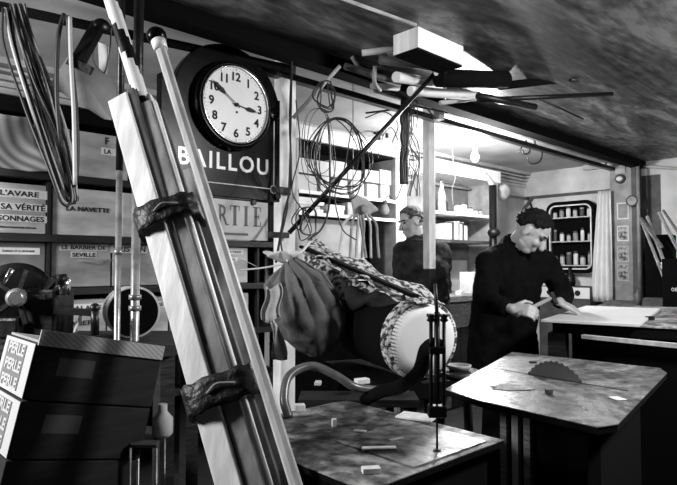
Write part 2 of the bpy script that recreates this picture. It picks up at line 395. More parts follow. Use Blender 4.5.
# row 4
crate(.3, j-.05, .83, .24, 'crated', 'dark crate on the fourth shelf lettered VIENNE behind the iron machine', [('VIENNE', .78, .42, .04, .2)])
crate(j+.01, uu(108), .83, .23, 'crate', 'crate on the fourth shelf with worn pale strips of lettering', [('LE MALADE', .5, .80, .025, .24), ('MOLIERE', .5, .45, .025, .2)], [(.5, .8, .33, .045)])
crate(uu(110), uu(170), .83, .23, 'crate', 'crate on the fourth shelf behind the overturned metal drum', [('THEATRE', .7, .8, .02, .15)], [(.7, .8, .2, .04)])
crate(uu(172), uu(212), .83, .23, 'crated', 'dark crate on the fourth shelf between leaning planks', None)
crate(uu(213), uu(250), .83, .23, 'crate', 'pale crate on the fourth shelf just left of the hanging sack', None)
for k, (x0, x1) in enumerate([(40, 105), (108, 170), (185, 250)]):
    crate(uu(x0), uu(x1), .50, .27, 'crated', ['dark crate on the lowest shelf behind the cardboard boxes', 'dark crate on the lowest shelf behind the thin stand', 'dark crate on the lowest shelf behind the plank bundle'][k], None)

# ================================================================== WHITE SHELVING (centre back)
SU0, SU1 = 2.66, 3.78
r = root('wall_shelving', ((SU0+SU1)/2, 3.42, 0), 'white open shelving packed with pale cartons behind the hanging cable coils', 'shelf')
shz = [1.875, 1.615]
bevel(MB().box((SU0, VR, 1.25), (SU0+.025, VW-.03, 2.17)).build('side_panel', 'grey', r))
bevel(MB().box((SU1-.03, VR-.01, 0), (SU1+.02, VW-.03, 2.17)).build('side_panel', 'grey', r))
MB().box((SU0, VR-.02, 2.172), (SU1+.1, VR+.01, 2.275)).build('fascia_board', 'postw', r)
MB().box((SU0, VR+.012, 2.18), (SU1, VW-.1, 2.2)).build('top_board', 'postw', r)
for hz in (1.80, 1.64, 1.15):
    MB().box((SU0+.026, VR-.005, hz-.025), (SU1-.031, VR+.012, hz)).build('shelf_edge', 'postw', r); MB().box((SU0+.026, VR+.0125, hz-.024), (SU1-.031, VW-.062, hz-.001)).build('shelf', 'dgrey', r)  # only the front edge is white; shelf behind darkened to read as shade
MB().box((SU0+.026, VW-.06, .1), (SU1-.031, VW-.032, 2.17)).build('back_panel', 'matt', r)  # back blackened so the gaps above the cartons read as shade
MB().box((SU0+.026, VR+.012, 2.155), (SU1-.031, VW-.062, 2.17)).build('shade_panel', 'matt', r)  # black sheet added under the top board to deepen the shaded gap
MB().box((SU0+.026, VR+.06, 1.16), (SU0+.78, VR+.08, 1.60)).build('lower_panel', 'skirt', r)
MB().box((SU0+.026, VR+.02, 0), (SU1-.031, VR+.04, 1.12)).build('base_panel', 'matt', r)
GG = 'pale cartons on the white shelving'
def carton(u0, u1, z0, z1, label, m='cartonm', y=.02, d=.24, g=GG):
    o = bevel(MB().box((u0, VR+y, z0), (u1, VR+y+d, z1)).build('paper_carton', m), .003); tag(o, label, 'carton', g); return o
us = [SU0+.035+(SU1-SU0-.08)*t for t in (0, .21, .34, .52, .70, .86, 1)]
desc = ['leftmost white carton of the lower carton layer on the white shelving', 'second white carton from the left in the lower layer, behind the cable coil', 'narrow white carton in the lower layer beside a dark gap', 'white carton in the lower layer crossed by the slanting rod', 'wide white carton near the right end of the lower carton layer', 'last white carton of the lower layer, next to the grey side panel']
for k in range(6): carton(us[k]+.004, us[k+1]-.035, 1.80, 1.915+.01*(k % 2), desc[k])
desc = ['long pale carton on top of the lower layer at the left end', 'pale carton of the upper layer behind the dark coil', 'slightly lower pale carton of the upper layer, middle of the shelf', 'pale carton of the upper layer left of the right end', 'small upright carton of the upper layer at the right end']
us2 = [us[0], us[1]+.1, us[3]-.03, us[4]-.02, us[5]-.01, us[6]]
for k in range(5): carton(us2[k]+.004, us2[k+1]-.012, 1.93, [2.04, 2.06, 2.01, 2.03, 2.05][k], desc[k])
# lower compartment : stacks of papers on shelf 1.585? (a low gap)
for k, (t0, t1, z0, z1, mm) in enumerate([(0.02, .25, 1.640, 1.669, 'paper'), (.03, .22, 1.670, 1.699, 'lgrey'), (.02, .26, 1.701, 1.725, 'paper'), (.02, .2, 1.726, 1.752, 'paper'), (.29, .46, 1.640, 1.683, 'lgrey'), (.30, .47, 1.685, 1.715, 'paper'), (.5, .74, 1.640, 1.747, 'grey')]):
    o = MB().box((SU0+.03+t0*1.05, VR+.03, z0), (SU0+.03+t1*1.05, VR+.25, z1)).build('paper_ream', mm)
    tag(o, ['bottom ream of the left paper stack in the narrow shelf gap', 'grey ream second from bottom in the left paper stack', 'third ream of the left paper stack', 'topmost ream of the left paper stack', 'lower ream in the middle stack of the narrow gap', 'upper ream in the middle stack of the narrow gap', 'grey box file in the narrow shelf gap behind the cloth cap'][k], 'paper stack', 'reams in the narrow shelf gap')

# ================================================================== BOTTLE CABINET (behind the bulb)
CU0, CU1 = uu(436), uu(497)
r = root('open_cabinet', ((CU0+CU1)/2, 3.42, .97), 'open wooden cabinet of bottles and books on the wall below the lit bulb', 'cabinet')
bevel(MB().box((CU0, VR+.05, 1.3), (CU0+.03, VW, 2.14)).build('side_panel', 'grey', r))
bevel(MB().box((CU1-.07, VR-.02, 1.0), (CU1, VR+.02, 2.10)).build('front_stile', 'lgrey', r))
bevel(MB().box((CU1-.03, VR+.021, 1.0), (CU1, VW, 2.10)).build('side_panel', 'grey', r))
bevel(MB().box((CU0-.1, VR-.04, 2.10), (CU1+.02, VW, 2.22)).build('top_board', 'postw', r))
MB().box((CU0+.03, VW-.02, 1.3), (CU1-.03, VW-.002, 2.10)).build('back_panel', 'cabin', r)
for hz in (1.755, 1.49): bevel(MB().box((CU0+.031, VR+.0, hz-.03), (CU1-.1, VW-.021, hz)).build('shelf', 'postw' if hz > 1.6 else 'dgrey', r))
def bottle(u, v, z, h, rr, m, label, cap='dgrey', grp='bottles in the cabinet under the bulb'):
    o = MB().lathe((u, v, z), [(rr*.95, 0), (rr, h*.03), (rr, h*.55), (rr*.75, h*.66), (rr*.32, h*.75), (rr*.3, h*.93)], n=14).build('glass_bottle', m, None, (u, v, z))
    tag(o, label, 'bottle', grp)
    MB().cyl((u, v, z+h*.93), (u, v, z+h), rr*.36, n=10).build('stopper', cap, o)
def ub(px, V=VR+.1): return PV(px, 210, V).x
bottle(ub(438.5), 3.32, 1.756, .31, .036, 'glass', 'tall clear bottle at the left end of the cabinet shelf')
bottle(ub(443.5), 3.36, 1.756, .30, .033, 'glass', 'tall clear bottle second from the left on the cabinet shelf')
bottle(ub(449), 3.40, 1.756, .17, .035, 'glassd', 'short dark bottle just right of the two tall bottles')
def jar(u, v, z, h, rr, m, label, grp, name='storage_jar', cat='jar'):
    o = MB().lathe((u, v, z), [(rr*.9, 0), (rr, h*.08), (rr, h*.75), (rr*.8, h*.82)], n=14).build(name, m, None, (u, v, z)); tag(o, label, cat, grp)
    MB().cyl((u, v, z+h*.82), (u, v, z+h), rr*.86, n=14).build('lid', 'dgrey' if m != 'dgrey' else 'grey', o)
gj = 'jars on the upper cabinet shelf'
for k, (px, h, rr, m, lb) in enumerate([(455, .09, .038, 'whitem', 'white jar on the cabinet shelf directly under the bulb cord'), (461, .11, .034, 'white', 'taller white jar in the middle of the upper cabinet shelf'), (467, .07, .035, 'lgrey', 'low grey jar right of the tall white jar'), (472.5, .055, .03, 'whitem', 'small pale jar near the right end of the upper cabinet shelf'), (477.5, .06, .026, 'grey', 'smallest grey jar at the right end of the upper cabinet shelf')]):
    jar(ub(px), 3.32, 1.756, h, rr, m, lb, gj)
bx = 438.5
names = ['leftmost thick pale book on the lower cabinet shelf', 'dark book second from left on the lower cabinet shelf', 'pale book left of centre on the lower cabinet shelf', 'grey book in the centre of the lower cabinet shelf', 'white slim book right of centre on the lower cabinet shelf', 'dark slim book near the right end of the lower cabinet shelf', 'pale leaning end book on the lower cabinet shelf']
for k, (wd, h, m) in enumerate([(.1, .15, 'whitem'), (.035, .17, 'dgrey'), (.05, .16, 'whitem'), (.045, .18, 'grey'), (.03, .15, 'whitem'), (.028, .17, 'dgrey'), (.05, .14, 'whitem')]):
    u = ub(438.5)+sum([.1, .035, .05, .045, .03, .028, .05][:k])+.004*k
    o = root('book', (u+wd/2, 3.33, 1.491), names[k], 'book', 'books on the lower cabinet shelf')
    bevel(MB().box((u, 3.27, 1.491), (u+wd, 3.40, 1.491+h)).build('cover', m, o), .002)
    MB().box((u+.003, 3.272, 1.491+h), (u+wd-.003, 3.398, 1.491+h+.002)).build('pages', 'paper', o)

# bulb: pendant lamp
LP = P(475, 157, 4.75)
r = root('pendant_lamp', (LP.x, LP.y, LP.z), 'bare lit bulb hanging on a cord above the bottle cabinet', 'lamp')
MB().ell(LP, .032, .032, .042).build('bulb', [em], r)
MB().cyl(LP+UZ*.04, LP+UZ*.1, .018, .014).build('socket', 'grey', r)
MB().tube(crv([LP+UZ*.1, LP+V3(.01, 0, .17), V3(LP.x, LP.y, CH+.03)]), .004, 6).build('cord', 'cablew', r)
pl = bpy.data.lights.new('bulb_light', 'POINT'); pl.energy = 115; pl.shadow_soft_size = .04
po = bpy.data.objects.new('bulb_light', pl); COL.objects.link(po); po.location = LP-UZ*.06-FW*.03
# pale flex hanging beside it
a = P(455, 118, 4.2)
tag(MB().tube(crv([P(453, 117, 4.6), P(452, 150, 4.6), P(455, 175, 4.6), P(452, 190, 4.6), P(453, 205, 4.6)]), .004, 6).build('flex_cord', 'cablew'), 'pale twisted flex hanging left of the lit bulb', 'cord')

# wall bench under cabinet
r = root('wall_bench', (4.7, 3.25, 0), 'wooden bench along the left wall between the two men, cluttered with tools', 'workbench')
bevel(MB().box((4.0, 2.92, .93), (4.98, 3.58, .98)).build('worktop', 'midwood', r))
bevel(MB().box((4.05, 2.98, .70), (4.93, 3.02, .925)).build('apron', 'midwood', r))
for k in range(6): MB().box((4.05+k*.14, 2.99, .02), (4.18+k*.14, 3.015, .695)).build('front_plank', 'darkwood' if k % 3 else 'midwood', r)
for u in (4.02, 4.9): MB().box((u, 3.03, 0), (u+.06, 3.1, .925)).build('leg', 'darkwood', r)
MB().box((4.05, 3.5, 0), (4.93, 3.52, .925)).build('back_panel', 'darkwood', r)
def onb(px, py, V): return PV(px, py, V)
o = bevel(MB().rbox((4.72, 3.15, .981), .22, .14, .2, .3).build('wooden_box', 'lgrey')); tag(o, 'pale upright box on the wall bench behind the standing man', 'box')
o = bevel(MB().rbox((4.40, 3.05, .981), .26, .05, .035, .5).build('wood_offcut', 'paper')); tag(o, 'pale wood offcut lying on the wall bench', 'offcut')
for k, (u, v, h) in enumerate([(4.45, 3.3, .16), (4.52, 3.36, .22), (4.58, 3.28, .12), (4.36, 3.38, .18)]):
    o = root('chisel', (u, v, .981), ['short chisel handle standing on the wall bench', 'tallest tool standing on the wall bench below the bottle cabinet', 'lowest tool at the front of the wall bench', 'leftmost tool standing on the wall bench'][k], 'tool', 'tools on the wall bench')
    MB().cyl((u, v, .981), (u, v, .981+h*.5), .012).build('blade', 'blackm', o); MB().lathe((u, v, .981+h*.5), [(.01, 0), (.018, .01), (.014, h*.4), (.01, h*.5)], n=12).build('handle', 'dgrey', o)

# stove pipe / dark pole right of the cabinet
r = root('stove_pipe', PV(493, 265, 3.15)*1-UZ*1.25, 'dark upright pipe with a round clamp right of the bottle cabinet', 'pipe')
pp = PV(493.5, 265, 3.15); MB().cyl((pp.x, pp.y, 0), (pp.x, pp.y, 2.05), .038).build('pipe', 'black', r)
MB().ell((pp.x-.02, pp.y-.02, 1.57), .065, .065, .05).build('clamp', 'blackm', r)
MB().tube(crv([(pp.x, pp.y, 2.04), (pp.x, pp.y+.05, 2.12), (pp.x-.05, pp.y+.1, 2.2)]), .03, 10).build('elbow', 'grey', r)
# crumpled cloth on wall by pole
mb = MB().ell(PV(504, 192, 3.3), .10, .05, .09); o = mb.build('cloth_bundle', 'burlapl'); tag(o, 'small crumpled pale rag bundle hung near the wall corner', 'cloth')
MB().cyl((ORG[o.name].x, 3.3, ORG[o.name].z+.12), (ORG[o.name].x, 3.6, ORG[o.name].z+.12), .008, n=8).build('hook', 'blackm', o)
dd = o.modifiers.new('d', 'DISPLACE'); tx = bpy.data.textures.new('cl', 'CLOUDS'); tx.noise_scale = .05; dd.texture = tx; dd.strength = .06
# bent strap on wall behind man
tag(MB().tube(crv([PU(532, 198, UB-.06), PU(521, 215, UB-.06), PU(518, 240, UB-.06), PU(523, 262, UB-.06)]), .018, 8).build('bent_hoop', 'dgrey'), 'dark bent hoop hanging on the back wall behind the standing man', 'hoop')
tag(MB().tube(crv([PU(529, 200, UB-.05), PU(533, 212, UB-.05), PU(534, 228, UB-.05)]), .012, 8).build('tool_strap', 'black'), 'short dark strap hanging just right of the bent hoop', 'strap')

# ================================================================== CLOCK + SIGNS
VC = 2.40
yc = VC
def cv(px, py, V=VC): return PV(px, py, V)
CC = cv(230.5, 107)
r = root('station_clock', (CC.x, VC, 1.62), 'round station clock on a black enamel board lettered BAILLOU, hung on the white post', 'clock')
bL, bR = cv(160, 160).x, cv(280, 160).x; zb, zt = cv(278, 202).z, cv(273, 99).z
pts = []
RR = .305
cxx = CC.x
n = 48
# outline: board with round top
import itertools
a0 = math.asin(min(1, (zt-CC.z)/RR)); 
arc = [V3(cxx+RR*math.cos(a0+(PI-2*a0)*k/n), VC, CC.z+RR*math.sin(a0+(PI-2*a0)*k/n)) for k in range(n+1)]
poly = [V3(bL, VC, zb), V3(bR, VC, zb), V3(bR, VC, zt)]+[p for p in arc]+[V3(bL, VC, zt)]
bevel(MB().prism(poly, (0, 1, 0), .045).build('sign_board', 'enamel', r), .004)
RF = .180
MB().lathe((cxx, VC, CC.z), [(RF+.038, -.0), (RF+.038, .02), (RF+.030, .045), (RF+.014, .058), (RF+.010, .05), (RF+.005, .02)], axis=(0, -1, 0), n=64).build('bezel', 'enamel', r)
ring = [V3(cxx+(RF+.004)*math.cos(t*2*PI/64), VC-.055, CC.z+(RF+.004)*math.sin(t*2*PI/64)) for t in range(64)]
MB().tube(ring, .005, 8, closed=True).build('ring', 'chrome', r)
face = MB().cyl((cxx, VC-.02, CC.z), (cxx, VC-.05, CC.z), RF, n=64).build('clock_face', 'clockface', r)
t = MB()
for k in range(1, 13):
    a = PI/2-k*PI/6; t.text(str(k), (cxx+RF*.76*math.cos(a), VC-.0515, CC.z+RF*.76*math.sin(a)), UX, UZ, .040, None, .001, 0, .03)
for k in range(60):
    a = k*PI/30; d = V3(math.cos(a), 0, math.sin(a)); L = .012 if k % 5 == 0 else .004
    t.bar(V3(cxx, VC-.0515, CC.z)+d*RF*.93, V3(cxx, VC-.0515, CC.z)+d*(RF*.93+L*.6), .004 if k % 5 == 0 else .003, .001, side=V3(-d.z, 0, d.x))
t.build('numerals', 'ink', face)
MB().cyl((cxx+.003, VC-.05, CC.z-.035), (cxx+.003, VC-.052, CC.z-.035), .006, n=12).build('winding_hole', 'ink', face)
# hands : hour ~ 3 (slightly before), minute at 50
def hand(name, ang, L, wd, y):
    d = V3(math.sin(ang), 0, math.cos(ang)); s_ = V3(d.z, 0, -d.x); c = V3(cxx, y, CC.z)
    m = MB()
    m.bar(c-d*.02, c+d*L*.45, wd*.35, .002, side=s_)
    m.prism([c+d*L*.4, c+d*L*.6+s_*wd, c+d*L*.85+s_*wd*.6, c+d*L, c+d*L*.85-s_*wd*.6, c+d*L*.6-s_*wd], (0, -1, 0), .0015)
    m.build(name, 'ink', face)
hand('hour_hand', math.radians(98), RF*.66, .011, VC-.056)
hand('minute_hand', math.radians(304), RF*.92, .010, VC-.058)
MB().cyl((cxx, VC-.05, CC.z), (cxx, VC-.062, CC.z), .009, n=16).build('centre_cap', 'ink', face)
t = MB(); q0 = cv(178, 160); q1 = cv(268, 165); zc = cv(222, 160).z
t.text('BAILLOU', ((q0.x+q1.x)/2, VC-.001, cv(223, 161).z), UX, UZ, .078, q1.x-q0.x, .002, 0, .02, 1.22); t.build('lettering', 'white', r)
t = MB(); zl = cv(250, 187).z; xr = cv(273.5, 150).x
t.box((bL+.03, VC-.002, zl), (xr-.02, VC, zl+.004)); t.box((xr, VC-.002, zl+.02), (xr+.004, VC, zt-.05))
for (ux, uz) in ((xr, zl),): t.tube([V3(ux+.02*math.cos(a*PI/8), VC-.002, uz+.02*math.sin(a*PI/8)) for a in range(16)], .002, 6, closed=True)
t.build('border_line', 'paper', r)
b_ = cv(273, 115); MB().lathe((b_.x, VC, b_.z), [(.032, 0), (.032, .01), (.024, .02), (.014, .012), (.008, .02)], axis=(0, -1, 0), n=24).build('round_boss', 'enamel', r)
MB().cyl((bR-.02, VC-.0, zb+.03), (bR-.02, VC-.012, zb+.03), .018, n=16).build('corner_bolt', 'enamel', r)
hk = V3(cxx-.01, VC+.02, CC.z+RR); MB().tube(crv([hk, hk+V3(.02, 0, .04), hk+V3(0, 0, .07), hk+V3(-.015, 0, .04)]), .006, 8).build('hanging_hook', 'lgrey', r)
MB().cyl(hk+V3(0, 0, .06), V3(hk.x, hk.y, CH), .002, n=6).build('hanging_wire', 'wire', r)
# SORTIE sign
VS = 2.40
s0, s1 = cv(190, 220, VS), cv(268, 220, VS); zs0, zs1 = cv(240, 240, VS).z, cv(240, 200.5, VS).z
r = root('exit_sign', ((s0.x+s1.x)/2, VS, zs0), 'pale board sign with dark capitals SORTIE and an arrow below the clock', 'sign')
bevel(MB().box((s0.x, VS, zs0), (s1.x, VS+.02, zs1)).build('board', 'lgrey', r), .002)
t = MB(); hgt = .098; zcc = (zs0+zs1)/2+.022
wtot = cv(262, 220).x-cv(193, 220).x; xs = cv(193, 220).x; lw = wtot/6
def bx(x0, x1, z0, z1): t.box((x0, VS-.0015, zcc+z0*hgt), (x1, VS, zcc+z1*hgt))
for k, ch in enumerate('SORTIE'):
    c = xs+lw*(k+.5)
    if k == 4: c += .0
    if ch in 'SO': t.text(ch, (c, VS-.0015, zcc), UX, UZ, hgt, lw*.72, .001, 0, .0)
    if ch == 'R': t.text(ch, (c, VS-.0015, zcc), UX, UZ, hgt, lw*.7, .001, 0, 0); [bx(c-lw*.45, c-lw*.15, z, z+.05) for z in (-.5, .45)]; bx(c+lw*.2, c+lw*.5, -.5, -.45)
    if ch == 'T': bx(c-.008, c+.008, -.5, .5); bx(c-lw*.4, c+lw*.4, .44, .5); bx(c-lw*.4, c-lw*.35, .25, .5); bx(c+lw*.35, c+lw*.4, .25, .5); bx(c-lw*.2, c+lw*.2, -.5, -.46)
    if ch == 'I': bx(c-.008, c+.008, -.5, .5); bx(c-lw*.22, c+lw*.22, .46, .5); bx(c-lw*.22, c+lw*.22, -.5, -.46)
    if ch == 'E': bx(c-lw*.22, c-lw*.22+.016, -.5, .5); bx(c-lw*.35, c+lw*.35, .45, .5); bx(c-lw*.35, c+lw*.38, -.5, -.45); bx(c-lw*.2, c+lw*.2, -.03, .03); bx(c+lw*.3, c+lw*.36, .25, .5); bx(c+lw*.32, c+lw*.38, -.5, -.25); bx(c+lw*.16, c+lw*.21, -.13, .13)
za = zs0+.028; xa = cv(222, 232).x
t.box((xa-.02, VS-.0015, za-.006), (xa+.15, VS, za+.006)); t.prism([V3(xa-.02, VS-.0015, za-.016), V3(xa-.02, VS-.0015, za+.016), V3(xa-.06, VS-.0015, za)], (0, 1, 0), .0015)
t.build('lettering', 'inkg', r)
bk = MB().cyl((cv(253, 202).x, VS-.012, zs1-.005), (cv(253, 202).x, VS, zs1-.005), .014, n=12).build('bolt', 'blackm', r)
MB().box((s1.x-.09, VS+.021, zs0+.02), (PX285-.03, VS+.06, zs0+.05)).build('bracket', 'blackm', r)
MB().box((bR-.1, VS+.046, zb+.05), (PX285-.0, VS+.064, zb+.09)).build('board_bracket', 'blackm', bpy.data.objects['station_clock'])

# ================================================================== OVERHEAD: rail, ceiling box, stored rolls
A = P(-40, -2, 2.2); B = P(290, 69, 3.02)
o = MB().cyl(A, B, .021, n=14).build('hanging_rail', 'matt'); tag(o, 'long black iron rail under the ceiling from the left edge to the clock', 'rail')
# ceiling box
c0 = PH(418, 26, CH); 
r = root('ceiling_box', (c0.x+.2, c0.y+.08, CH-.1), 'pale wooden box fixed to the dark ceiling above the stored rolls', 'box')
MB().box((c0.x, c0.y, CH-.098), (c0.x+.36, c0.y+.15, CH-.001)).build('casing', 'plank', r)
MB().box((c0.x+.005, c0.y+.005, CH-.106), (c0.x+.355, c0.y+.145, CH-.0985)).build('base_board', 'matt', r)
o = MB().cyl(PH(150, -70, CH-.012), PH(416, 25, CH-.012), .008, n=8).build('ceiling_conduit', 'grey'); tag(o, 'thin pale conduit running across the dark ceiling to the pale box', 'conduit')
# stored rolls, poles (lying on the beam)
gr = 'rolls and poles stored under the ceiling'
ROLLS = [ # p0, p1, r, mat, name, cat, label, tube?
 ((396, 77, 3.0), (442, 84, 3.35), .028, 'paper', 'paper_roll', 'white paper roll directly below the pale ceiling box'),
 ((362, 53, 2.9), (402, 48, 2.9), .016, 'lgrey', 'paper_roll', 'thin pale roll pointing left from the pale ceiling box'),
 ((410, 91, 3.1), (478, 96, 3.4), .027, 'paper', 'paper_roll', 'lower white roll crossing the top of the leaning rod'),
 ((372, 86, 3.2), (398, 88, 3.35), .018, 'lgrey', 'paper_roll', 'short pale roll at the left end of the stored bundle'),
 ((436, 72, 3.05), (462, 73, 3.15), .019, 'paper', 'paper_roll', 'upper short white roll beneath the right end of the ceiling box'),
 ((438, 78, 3.05), (506, 80, 3.3), .048, 'matt', 'black_tube', 'thick black tube in the middle of the stored bundle'),
 ((500, 86, 3.3), (572, 78, 3.55), .030, 'matt', 'rolled_cloth', 'dark roll with a flared end at the right of the bundle'),
 ((570, 80, 3.4), (604, 81, 3.6), .010, 'blackm', 'iron_rod', 'short iron rod sticking out of the flared dark roll'),
 ((478, 100, 3.3), (612, 94, 3.6), .014, 'black', 'black_pole', 'long black pole at the right reaching furthest under the ceiling'),
 ((478, 96, 3.2), (535, 107, 3.5), .020, 'black', 'black_pole', 'short thick black pole ending below the long one'),
 ((540, 99, 3.4), (583, 119, 3.7), .006, 'black', 'iron_rod', 'thin rod slanting down to the right from the stored bundle'),
 ((440, 103, 3.3), (486, 97, 3.4), .014, 'lgrey', 'paper_roll', 'small pale roll above the small white switch box'),
 ((366, 113, 3.7), (445, 103, 4.0), .006, 'black', 'iron_rod', 'thin dark rod pointing left above the cable coils'),
 ((345, 66, 2.95), (400, 84, 3.1), .018, 'dgrey', 'black_pole', 'dark pole at the left end of the stored bundle'),
 ((380, 60, 2.9), (430, 66, 3.0), .022, 'dgrey', 'rolled_cloth', 'dark cloth roll close under the ceiling box')]
for p0, p1, rr, m, nm, lb in ROLLS:
    a, b = P(*p0), P(*p1); ns = 16
    if lb.startswith('dark roll with'):
        d = b-a; o = MB().tube([a, a+d*.7, a+d*.97, b], rr, ns, rs=[rr*.8, rr*.8, rr*1.25, rr*1.25]).build(nm, m)
    else: o = MB().cyl(a, b, rr, n=ns).build(nm, m)
    tag(o, lb, 'roll' if 'roll' in nm else 'pole', gr)
    if nm == 'paper_roll': MB().cyl(b, b+(b-a).normalized()*.004, rr*.5, n=10).build('hollow_end', 'ink', o)
for k, (x0, y0, x1, y1) in enumerate([(352, 57, 375, 72), (375, 66, 380, 90), (384, 55, 410, 60)]):
    tag(MB().tube(crv([P(x0, y0, 2.95), P((x0+x1)/2-3, (y0+y1)/2+4, 3.0), P(x1, y1, 3.1)]), .011, 8).build('rubber_hose', 'grey'), ['short grey hose looping down left of the stored rolls', 'grey hose hanging at the left end of the stored rolls', 'pale curl of hose above the stored rolls'][k], 'hose', 'hoses in the stored bundle')
tag(MB().cyl(P(445, 66, 2.9), P(445, 110, 4.0), .01, n=8).build('support_bar', 'blackm'), 'iron bar under the middle of the stored rolls', 'bar')
# leaning rods
o = MB().cyl(P(436, 72, 3.1), P(289, 233, 2.95), .012, n=8).build('slanting_rod', 'black'); tag(o, 'black rod slanting from the stored rolls down to the white post', 'rod')
o = MB().cyl(P(340, 66, 2.9), P(293, 118, 2.9), .010, n=8).build('slanting_rod', 'grey'); tag(o, 'short grey rod slanting from the ceiling beam to the white post', 'rod')
o = MB().cyl(P(330, 106, 2.95), P(327, 80, 2.95), .004, n=6).build('hook', 'wire'); tag(o, 'small wire hook carrying the cable coil', 'hook')
# back beam: hanging hook shapes at 535,150
def hookm(px, py, z, s_, label):
    c = P(px, py, z); pts = [c+RT*0+UZ*.1*s_, c+RT*.02*s_+UZ*.02*s_, c+RT*.07*s_-UZ*.03*s_, c+RT*.05*s_-UZ*.12*s_, c-RT*.03*s_-UZ*.14*s_, c-RT*.07*s_-UZ*.08*s_]
    tag(MB().tube(crv(pts), .009, 8).build('iron_hook', 'blackm'), label, 'hook', 'hooks under the beam')
hookm(534, 148, 5.2, 1.0, 'large black hook hanging under the beam at the right')
hookm(526, 146, 5.1, .5, 'small black hook left of the large one under the beam')
tag(MB().cyl(P(524, 142, 5.0), P(518, 154, 5.0), .006, n=8).build('iron_rod', 'black'), 'short thin rod hanging beside the hooks', 'rod')
o = bevel(MB().rbox(P(439, 120, 3.95), .06, .05, .085, 0).build('switch_box', 'lgrey')); tag(o, 'small pale switch box hanging right of the second white post', 'box')
MB().tube(crv([P(436, 119, 3.93), P(430, 112, 3.9), P(424, 95+10, 3.9)]), .005, 6).build('cord', 'cable', o)
tag(MB().cyl(P(401, 103, 3.6), P(447, 113, 3.9), .006, n=6).build('iron_rod', 'black'), 'short black rod joining the cable bundle to the second white post', 'rod')
# small crosses on wall above shelving (valves)
for k, px in enumerate((379, 387)):
    c = PV(px, 134-k*2, 3.3); o = MB().cyl(c-UZ*.05, c+UZ*.07, .014, n=8).cyl(c-UX*.06, c+UX*.06, .011, n=8).build('pipe_valve', 'black'); tag(o, ['left black cross-shaped valve above the shelving', 'right black cross-shaped valve above the shelving'][k], 'valve', 'valves above the shelving')

# ================================================================== CABLES
def coil(name, px, py, z, rx, ry, n, rr, m, label, jit=.02, ax=None, top=None):
    c = P(px, py, z); ax = ax or UX; t = MB()
    for k in range(n):
        a_ = rx*(1+random.uniform(-jit, jit)*4); b_ = ry*(1+random.uniform(-jit, jit)*3); off = V3(random.uniform(-.02, .02), random.uniform(-.02, .02), 0)
        ph = random.uniform(0, 6)
        pts = []
        for i in range(36):
            t_ = 2*PI*i/36; q = c+off+ax*(a_*math.sin(t_))*(1-.18*math.cos(t_))+UZ*(ry*1.0-b_+b_*math.cos(t_))+UY*(.012*math.sin(3*t_+ph))
            pts.append(q)
        t.tube(pts, rr, 6, closed=True)
    o = t.build(name, m); return tag(o, label, 'cable', 'hanging cables')
coil('cable_coil', 338, 158, 2.95, .19, .205, 7, .003, 'cable', 'large coil of dark cable hanging in front of the white shelving', .05)
coil('cable_coil', 326, 96, 2.9, .055, .075, 4, .0038, 'cable', 'small tight black coil hanging high above the large coil', .06)
coil('wire_coil', 318, 150, 2.98, .10, .22, 3, .002, 'wire', 'thin wire coil hanging between the white post and the large coil', .08)
coil('wire_coil', 305, 222, 2.9, .065, .075, 4, .003, 'cable', 'small loose coil at the lower end of the slanting rod', .09)
def cab(name, pts, rr, m, label, grp='hanging cables'):
    o = MB().tube(crv([P(*p) for p in pts], 8), rr, 6).build(name, m); return tag(o, label, 'cable', grp)
cab('cable', [(328, 118, 2.95), (330, 160, 2.95), (329, 205, 2.9), (322, 228, 2.85), (308, 240, 2.8)], .005, 'cable', 'thick dark cable dropping from the coil toward the sack')
cab('cable', [(352, 125, 2.95), (344, 170, 2.95), (335, 195, 2.95), (342, 228, 2.9), (356, 240, 2.9)], .0038, 'cable', 'dark cable swinging right below the large coil')
cab('cable', [(292, 60, 2.95), (290, 120, 2.95), (291, 180, 2.95), (284, 215, 2.9), (276, 262, 2.6)], .006, 'cable', 'dark cable running down the white post to the sack')
cab('wire', [(296, 100, 2.95), (300, 150, 2.95), (292, 190, 2.95), (305, 215, 2.9), (315, 250, 2.8)], .0035, 'wire', 'thin tangled wire beside the white post')
cab('wire', [(365, 118, 3.1), (385, 112, 3.1), (398, 125, 3.2), (392, 145, 3.2), (402, 150, 3.2)], .0035, 'wire', 'curly thin wire left of the black cable bundle')
cab('wire', [(378, 158, 3.1), (384, 134, 3.1), (392, 128, 3.1), (398, 140, 3.2)], .003, 'wire', 'second curly wire above the hanging bulb')
# black bundle near 405
t = MB(); 
for k in range(7):
    t.tube(crv([P(404+random.uniform(-3, 4), y, 3.55) for y in (96, 120, 138, 155, 170, 184)]), .011, 7)
tag(t.build('cable_bundle', 'rubber'), 'thick black bundle of cables hanging left of the second white post', 'cable', 'hanging cables')
t = MB()
for k in range(8):
    t.tube(crv([P(412+random.uniform(-5, 8), y, 3.6) for y in (98, 126, 142, 160, 178, 196)]), .0035, 5)
tag(t.build('wire_tangle', 'wire'), 'tangle of thin wires between black bundle and second white post', 'wire', 'hanging cables')
# hanging unlit bulb
r = root('hanging_bulb', P(385, 212, 3.75), 'unlit clear bulb hanging right of the cloth cap', 'bulb')
c = P(385, 210, 3.75); MB().lathe(c-UZ*.035, [(.004, 0), (.022, .01), (.03, .03), (.024, .052), (.014, .07)], n=18).build('glass', 'paper', r)
MB().tube([P(404, 184, 3.6), P(403, 96, 3.6), P(402, 84, 3.6)], .004, 6).build('upper_cord', 'cable', r)
MB().cyl(c+UZ*.035, c+UZ*.06, .016).build('socket', 'grey', r)
MB().tube(crv([c+UZ*.06, P(388, 196, 3.78), P(396, 199, 3.8), P(404, 180, 3.6)]), .004, 6).build('cord', 'cablew', r)
